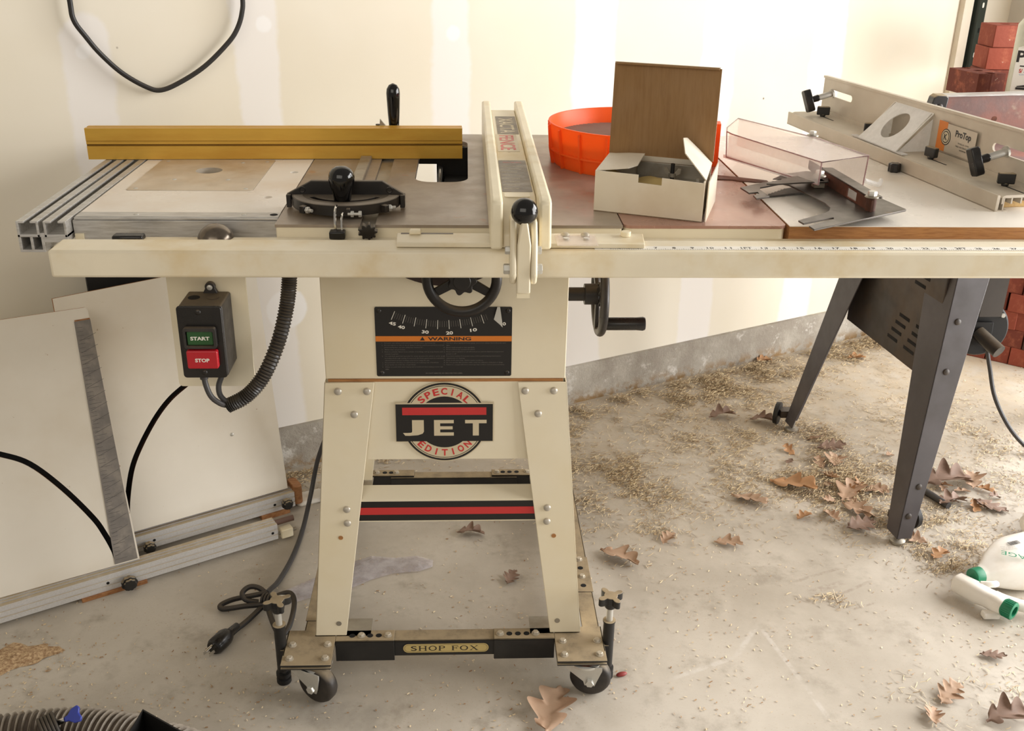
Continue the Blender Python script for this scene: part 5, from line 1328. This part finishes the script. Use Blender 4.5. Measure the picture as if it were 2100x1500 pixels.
MB().tube([(1.372, .236, .034), (1.395, .226, .028), (1.43, .213, .024), (1.47, .212, .024), (1.52, .228, .026), (1.545, .25, .03)], .0125, 12, smooth=5).build('handle', 'bottle', bo)
MB().tube([(1.352, .262, .046), (1.372, .255, .05), (1.385, .262, .046)], .007, 10, smooth=4).build('nozzle_link', 'bottle', bo)
LBF = frame((1.44, .345, .0875), (-.93, .36, 0), z=(0, 0, 1))
q = MB(); text(q, 'IMAGE', frame((1.447, .300, .0876), (-.88, .45, 0), z=(0, 0, 1)), w=.075, h=.016)
q.build('lettering', 'green_cap', bo)
q = MB(); F5 = frame((1.459, .352, .0876), (-.93, -.3, 0), z=(0, 0, 1)); random.seed(2); x = -.014
while x < .014:
    w = random.choice((.0008, .0012, .002)); q.box(x, x+w, -.006, .006, 0, .0001, F5); x += w+.001
q.build('barcode', 'dark_ink', bo)
q = MB(); F5 = frame((1.438, .328, .0876), (-.93, -.05, 0), z=(0, 0, 1))
for i, s in enumerate(('KILLS NUTSEDGE AND', 'TOUGH WEEDS IN LAWNS', 'READY TO SPRAY')): text(q, s, F5, w=.034, h=.0028, cy=-.005*i, res=1)
q.build('small_print', 'grey_ink', bo)
b2o = thing('white_jar', 'white plastic bottle with purple band lying at the right edge of the floor', 'bottle', (1.64, .52, 0))
MB(along((1.572, .50, .036), (.95, .32, 0))).lathe([(.012, 0), (.022, .004), (.03, .02), (.0335, .035), (.0335, .15), (.03, .16)], 30).build('body', 'bottle', b2o)
MB(along((1.572, .50, .036), (.95, .32, 0))).lathe([(.034, .045), (.0345, .046), (.0345, .14), (.034, .141)], 30, closed=True).build('purple_band', 'purple', b2o)

# leaves
def leaf_mesh(name, seed, L=.09, W=.062, lobes=3, curl=.018):
    rnd = random.Random(seed); nu, nv = 8, 34; vs = []; fs = []
    ph = rnd.uniform(-.3, .3); cu = [rnd.uniform(-1, 1) for _ in range(5)]
    for i in range(nv+1):
        t = i/nv; env = math.sin(PI*min(1, t*.93+.05))**.75
        for s in range(-nu//2, nu//2+1):
            u = s/(nu/2); side = 1 if u > 0 else -1
            lob = .36+.64*abs(math.sin(PI*(t*lobes+ph*side)))**.95*(1+.18*math.sin(11*t+4*side+cu[4]))
            w = W/2*env*lob if t > .06 else .002
            sweep = .018*abs(u)*env
            x = t*L+sweep*max(0, lob-.3); y = u*w+.006*math.sin(3*t+cu[0])
            z = curl*(abs(u)**1.6)*(w/(W/2))*(.7+.5*cu[1]*math.sin(5*t+cu[2]))*side**2+.5*curl*math.sin(PI*t)*cu[3]*.8+.004*math.sin(6*t+3*u+cu[4]*3)*abs(u)
            vs.append((x-L/2, y, z))
    k = nu+1
    for i in range(nv):
        for s in range(nu): fs.append((i*k+s, i*k+s+1, (i+1)*k+s+1, (i+1)*k+s))
    zmin = min(v[2] for v in vs); vs = [(a_, b_2, c-zmin+.0008) for a_, b_2, c in vs]
    me = bpy.data.meshes.new(name); me.from_pydata(vs, [], fs)
    for p in me.polygons: p.use_smooth = True
    return me
LM = []
for i in range(8):
    me = leaf_mesh('oak_leaf', 20+i, lobes=(3, 3.5, 4, 3)[i % 4], curl=(.010, .017, .007, .014)[i % 4]); me.materials.append(M[('leaf', 'leaf', 'leaf_dark', 'leaf', 'leaf_orange', 'leaf_dark', 'leaf', 'leaf_orange')[i]]); LM.append(me)
def leaf(x, y, rz, s, k, label, group='dry oak leaves on the floor', z=0, tilt=(0, 0)):
    o = bpy.data.objects.new('oak_leaf', LM[k]); COL.objects.link(o); o.location = (x, y, z); o.rotation_euler = (tilt[0], tilt[1], rz); o.scale = (s, s, s)
    return tag(o, label, 'leaf', group)
LV = [(.617, .43, -.5, 1.05, 3, 'brown curled oak leaf lying alone right of the saw base'),
 (.435, -.05, 1.3, 1.35, 0, 'large pale oak leaf at the bottom edge below the right caster'),
 (.289, .535, .1, .7, 5, 'small dark curled leaf on the floor under the striped saw stretcher'),
 (.375, .36, 1.1, .6, 2, 'small upright brown leaf just inside the right front saw leg'),
 (1.10, .735, -.4, 1.3, 4, 'big orange-brown oak leaf left of the front leg of the dark saw'),
 (.971, .672, -.6, 1.0, 6, 'brown oak leaf midway between the two machines, left of the orange one'),
 (.742, .505, .9, .55, 1, 'small pale leaf on bare concrete, second leaf right of the saw base'),
 (.876, .484, -.2, .72, 0, 'tan lobed leaf lying flat in front of the brown midway leaf'),
 (1.085, .595, .5, .5, 7, 'small orange leaf scrap in front of the big orange-brown leaf'),
 (1.155, .595, 1.9, .65, 1, 'rounded curled brown leaf left of the foot of the dark saw'),
 (1.205, .55, .3, .95, 2, 'pinkish brown curled leaf touching the left of the dark leg foot'),
 (1.315, .50, 2.2, .7, 6, 'pale curled leaf touching the right of the dark leg foot'),
 (1.235, .70, .9, 1.1, 3, 'brown leaf standing half hidden left of the dark front leg'),
 (1.50, .745, .2, 1.4, 5, 'large grey-brown leaf, biggest of those right of the dark front leg'),
 (1.555, .63, -.7, .9, 2, 'rolled dark leaf right of the rubber tube'),
 (1.47, .65, .4, .9, 5, 'dark flat leaf beside the end of the rubber tube'),
 (1.57, .75, 1.2, 1.0, 3, 'grey-brown leaf at the right edge behind the biggest leaf'),
 (1.345, .43, .7, .6, 4, 'reddish crumpled leaf between the dark leg and the spray bottle'),
 (1.302, .086, -.4, .55, 2, 'small dark leaf on bare floor below the spray bottle'),
 (1.17, -.02, .6, .8, 6, 'pale crumpled leaf near the bottom edge at the right'),
 (1.25, -.085, .2, 1.0, 5, 'dark leaf in the bottom right corner of the floor'),
 (1.118, -.075, 1.3, .6, 1, 'small tan leaf scrap at the bottom edge left of the dark corner leaf'),
 (1.24, 1.53, .5, .7, 7, 'orange leaf in the litter along the wall left of the rear leg'),
 (1.342, 1.645, 1.5, .6, 5, 'small dark leaf standing against the concrete curb'),
 (1.55, 1.55, .2, .7, 7, 'orange leaf in the litter along the wall right of the rear leg'),
 (1.265, .94, .0, .9, 2, 'dark leaf in the straw heap behind the big orange-brown leaf'),
 (1.25, .86, 1.2, .9, 3, 'brown leaf in the middle of the straw heap'),
 (1.12, 1.10, -.2, .8, 5, 'dark leaf at the foot of the rear leg of the dark saw'),
 (1.01, 1.13, .3, .9, 5, 'thin dark leaf on the straw left of the rear leg'),
 (1.22, .62, -.9, .9, 0, 'pale lobed leaf right behind the foot of the dark front leg')]
random.seed(21)
for x, y, rz, s, k, lab in LV: leaf(x, y, rz, s, k, lab, tilt=(random.uniform(-.16, .16), random.uniform(-.14, .14)), z=.003+.004*s)
for i in range(16):
    leaf(random.gauss(1.24, .07), random.gauss(.74, .1), random.uniform(0, 6), random.uniform(.35, .6), random.randrange(8), 'small broken leaf piece in the straw heap left of the dark front leg', 'broken leaf pieces in the straw heap', tilt=(random.uniform(-.4, .4), random.uniform(-.4, .4)), z=.006)
for i in range(10):
    leaf(random.gauss(1.5, .07), random.gauss(.72, .06), random.uniform(0, 6), random.uniform(.35, .6), random.randrange(8), 'small broken leaf piece on the floor right of the dark front leg', 'broken leaf pieces right of the dark leg', tilt=(random.uniform(-.4, .4), random.uniform(-.4, .4)), z=.006)
rb_ = MB(Matrix.Translation((.571, .052, .004)) @ Matrix.Rotation(.3, 4, 'Z') @ Matrix.Diagonal((2.2, 1, .8, 1))).ball((0, 0, 0), .0052, 12).build('dried_berry', 'red_bit'); tag(rb_, 'dark red dried berry on the floor right of the front right caster', 'berry')

# straw, chips and sawdust: uncountable litter
def cloud(n, dens, seed, lmin, lmax, wid):
    r = random.Random(seed); vs = []; fs = []; c = 0; tries = 0
    while c < n and tries < n*90:
        tries += 1
        x = r.uniform(-.7, 2.1); y = r.uniform(-.2, 1.95)
        if y > .93+.497*x-.02: continue
        d, h = dens(x, y)
        if r.random() > d: continue
        L = r.uniform(lmin, lmax); a = r.uniform(0, PI); z = .0012+r.random()**2*h; ti = r.uniform(-.35, .35)*min(1, h*90+.15)
        ca, sa = math.cos(a), math.sin(a); w = wid*r.uniform(.5, 1.3); bend = r.uniform(-.25, .25)*L
        o = len(vs)
        for t in (-.5, 0, .5):
            for s in (-1, 1):
                px_ = t*L; py_ = s*w+(bend*(.25-t*t)*2)
                vs.append((x+ca*px_-sa*py_, y+sa*px_+ca*py_, max(.0006, z+ti*t*L+(.0006 if s > 0 else 0))))
        fs += [(o, o+1, o+3, o+2), (o+2, o+3, o+5, o+4)]; c += 1
    return MB().add(vs, fs)
def clump(x, y):
    v = mnoise.fractal(Vector((x*9, y*9, 3.7)), .7, 2.1, 4)
    return max(0., min(1., .48+.95*v))
def hsh(x, y): return .5+.5*math.sin(x*23.1+math.sin(y*17.3)*2.1)*math.sin(y*27.7+math.sin(x*13.7)*2.4)
def dens_straw(x, y):
    w = (.95+.497*x-y)*.895                      # distance to the wall
    d = 0; h = .003
    if x > .45: b = math.exp(-((w-.07)/.10)**2)*min(1, (x-.45)/.4+.25); d += .9*b; h += .016*b
    elif x > -.25: b = math.exp(-((w-.03)/.06)**2)*.6; d += b; h += .008*b
    for cx_, cy_, rx, ry, k in ((1.22, .82, .17, .16, 1.), (1.30, .62, .10, .12, .9), (1.40, .50, .12, .08, .8), (1.0, .95, .25, .16, .5), (.80, .75, .22, .12, .45), (1.0, 1.2, .3, .12, .5), (.62, .80, .12, .22, .4), (1.55, .95, .25, .25, .3), (1.24, -.03, .1, .06, .35), (.75, .52, .05, .06, .5), (1.03, .27, .04, .025, .5), (1.36, .40, .06, .05, .7)):
        b = k*math.exp(-((x-cx_)/rx)**2-((y-cy_)/ry)**2); d += b*.8; h += .014*b*b
    return d*(.04+.96*clump(x, y)**1.6), h
tag(cloud(42000, dens_straw, 3, .003, .018, .00052).build('straw_litter', 'straw', None, sharp=180), 'loose straw and dry grass strewn over the floor along the wall', 'straw', kind='stuff')
def dens_chip(x, y):
    d = .10+.25*max(0, min(1, (x-.2)))*max(0, min(1, y+.3))
    d += .9*math.exp(-(((x+.565)/.12)**2+((y-.125)/.075)**2))
    d += .5*math.exp(-((x+.1)/.6)**2-((y+.02)/.16)**2)*.5
    return d*(.15+.85*clump(x*.6+3, y*.6)), .0006
tag(cloud(7000, dens_chip, 5, .0016, .0065, .0009).build('wood_chips', 'chips', None, sharp=180), 'tiny wood chips and crumbs scattered over the bare concrete floor', 'wood chips', kind='stuff')
vs = []; fs = []; n = 40
random.seed(14)
for j in range(9):
    for i in range(n):
        a = 2*PI*i/n; r = j/8*(1+.18*math.sin(3*a+1)+.1*math.sin(7*a)); h = .0060*(1-(j/8)**1.3)*(1+.25*math.sin(9*r+4*math.cos(a)))
        r *= 1+random.uniform(-.06, .06)*(j/8)
        vs.append((-.58+.064*r*math.cos(a)+.015*r*math.sin(a), .127+.046*r*math.sin(a)+.01*r*math.cos(a), .0003+h+random.uniform(0, .0012)))
for j in range(8):
    for i in range(n): fs.append((j*n+i, j*n+(i+1) % n, (j+1)*n+(i+1) % n, (j+1)*n+i))
tag(MB().add(vs, fs).build('sawdust_pile', 'sawdust', None, sharp=180), 'low heap of brown sawdust on the floor at the left', 'sawdust', kind='stuff')

# ================================================================== camera and light
cd = bpy.data.cameras.new('camera'); cam = bpy.data.objects.new('camera', cd); COL.objects.link(cam); sc.camera = cam
yw, pt_, rl_ = .0481, .4133, .0166
fw_ = Vector((math.sin(yw)*math.cos(pt_), math.cos(yw)*math.cos(pt_), -math.sin(pt_))); r_ = Vector((math.cos(yw), -math.sin(yw), 0)); u_ = r_.cross(fw_)
c_, s_ = math.cos(rl_), math.sin(rl_); rr = r_*c_+u_*s_; uu = u_*c_-r_*s_
cam.matrix_world = Matrix(((rr.x, uu.x, -fw_.x, .281), (rr.y, uu.y, -fw_.y, -1.4773), (rr.z, uu.z, -fw_.z, 1.3115), (0, 0, 0, 1)))
cd.sensor_width = 36; cd.lens = 36*2108.25/2100; cd.clip_start = .02

def area(name, p, target, sx, sy, power, col):
    l = bpy.data.lights.new(name, 'AREA'); l.shape = 'RECTANGLE'; l.size = sx; l.size_y = sy; l.energy = power; l.color = col
    o = bpy.data.objects.new(name, l); COL.objects.link(o); o.location = p
    o.rotation_euler = (Vector(target)-Vector(p)).to_track_quat('-Z', 'Y').to_euler(); return o
tdir = WM.to_3x3() @ Vector((0, -1, 0))
pc_ = wp(WC)+tdir*2.15
area('garage_door_daylight', (pc_.x, pc_.y, 1.15), (pc_.x-.895, pc_.y-.445, 1.10), 2.9, 2.1, 215, (1., .985, .965))
area('room_bounce', (-.6, -3.0, 2.3), (.2, .5, .6), 3., 1.6, 30, (1., .93, .82))
w = bpy.data.worlds.new('world'); sc.world = w; w.use_nodes = True
w.node_tree.nodes['Background'].inputs[0].default_value = (1., .90, .78, 1); w.node_tree.nodes['Background'].inputs[1].default_value = .34
sc.view_settings.view_transform = 'Standard'; sc.view_settings.look = 'None'; sc.view_settings.exposure = 0.
sc.cycles.max_bounces = 8; sc.cycles.transparent_max_bounces = 16
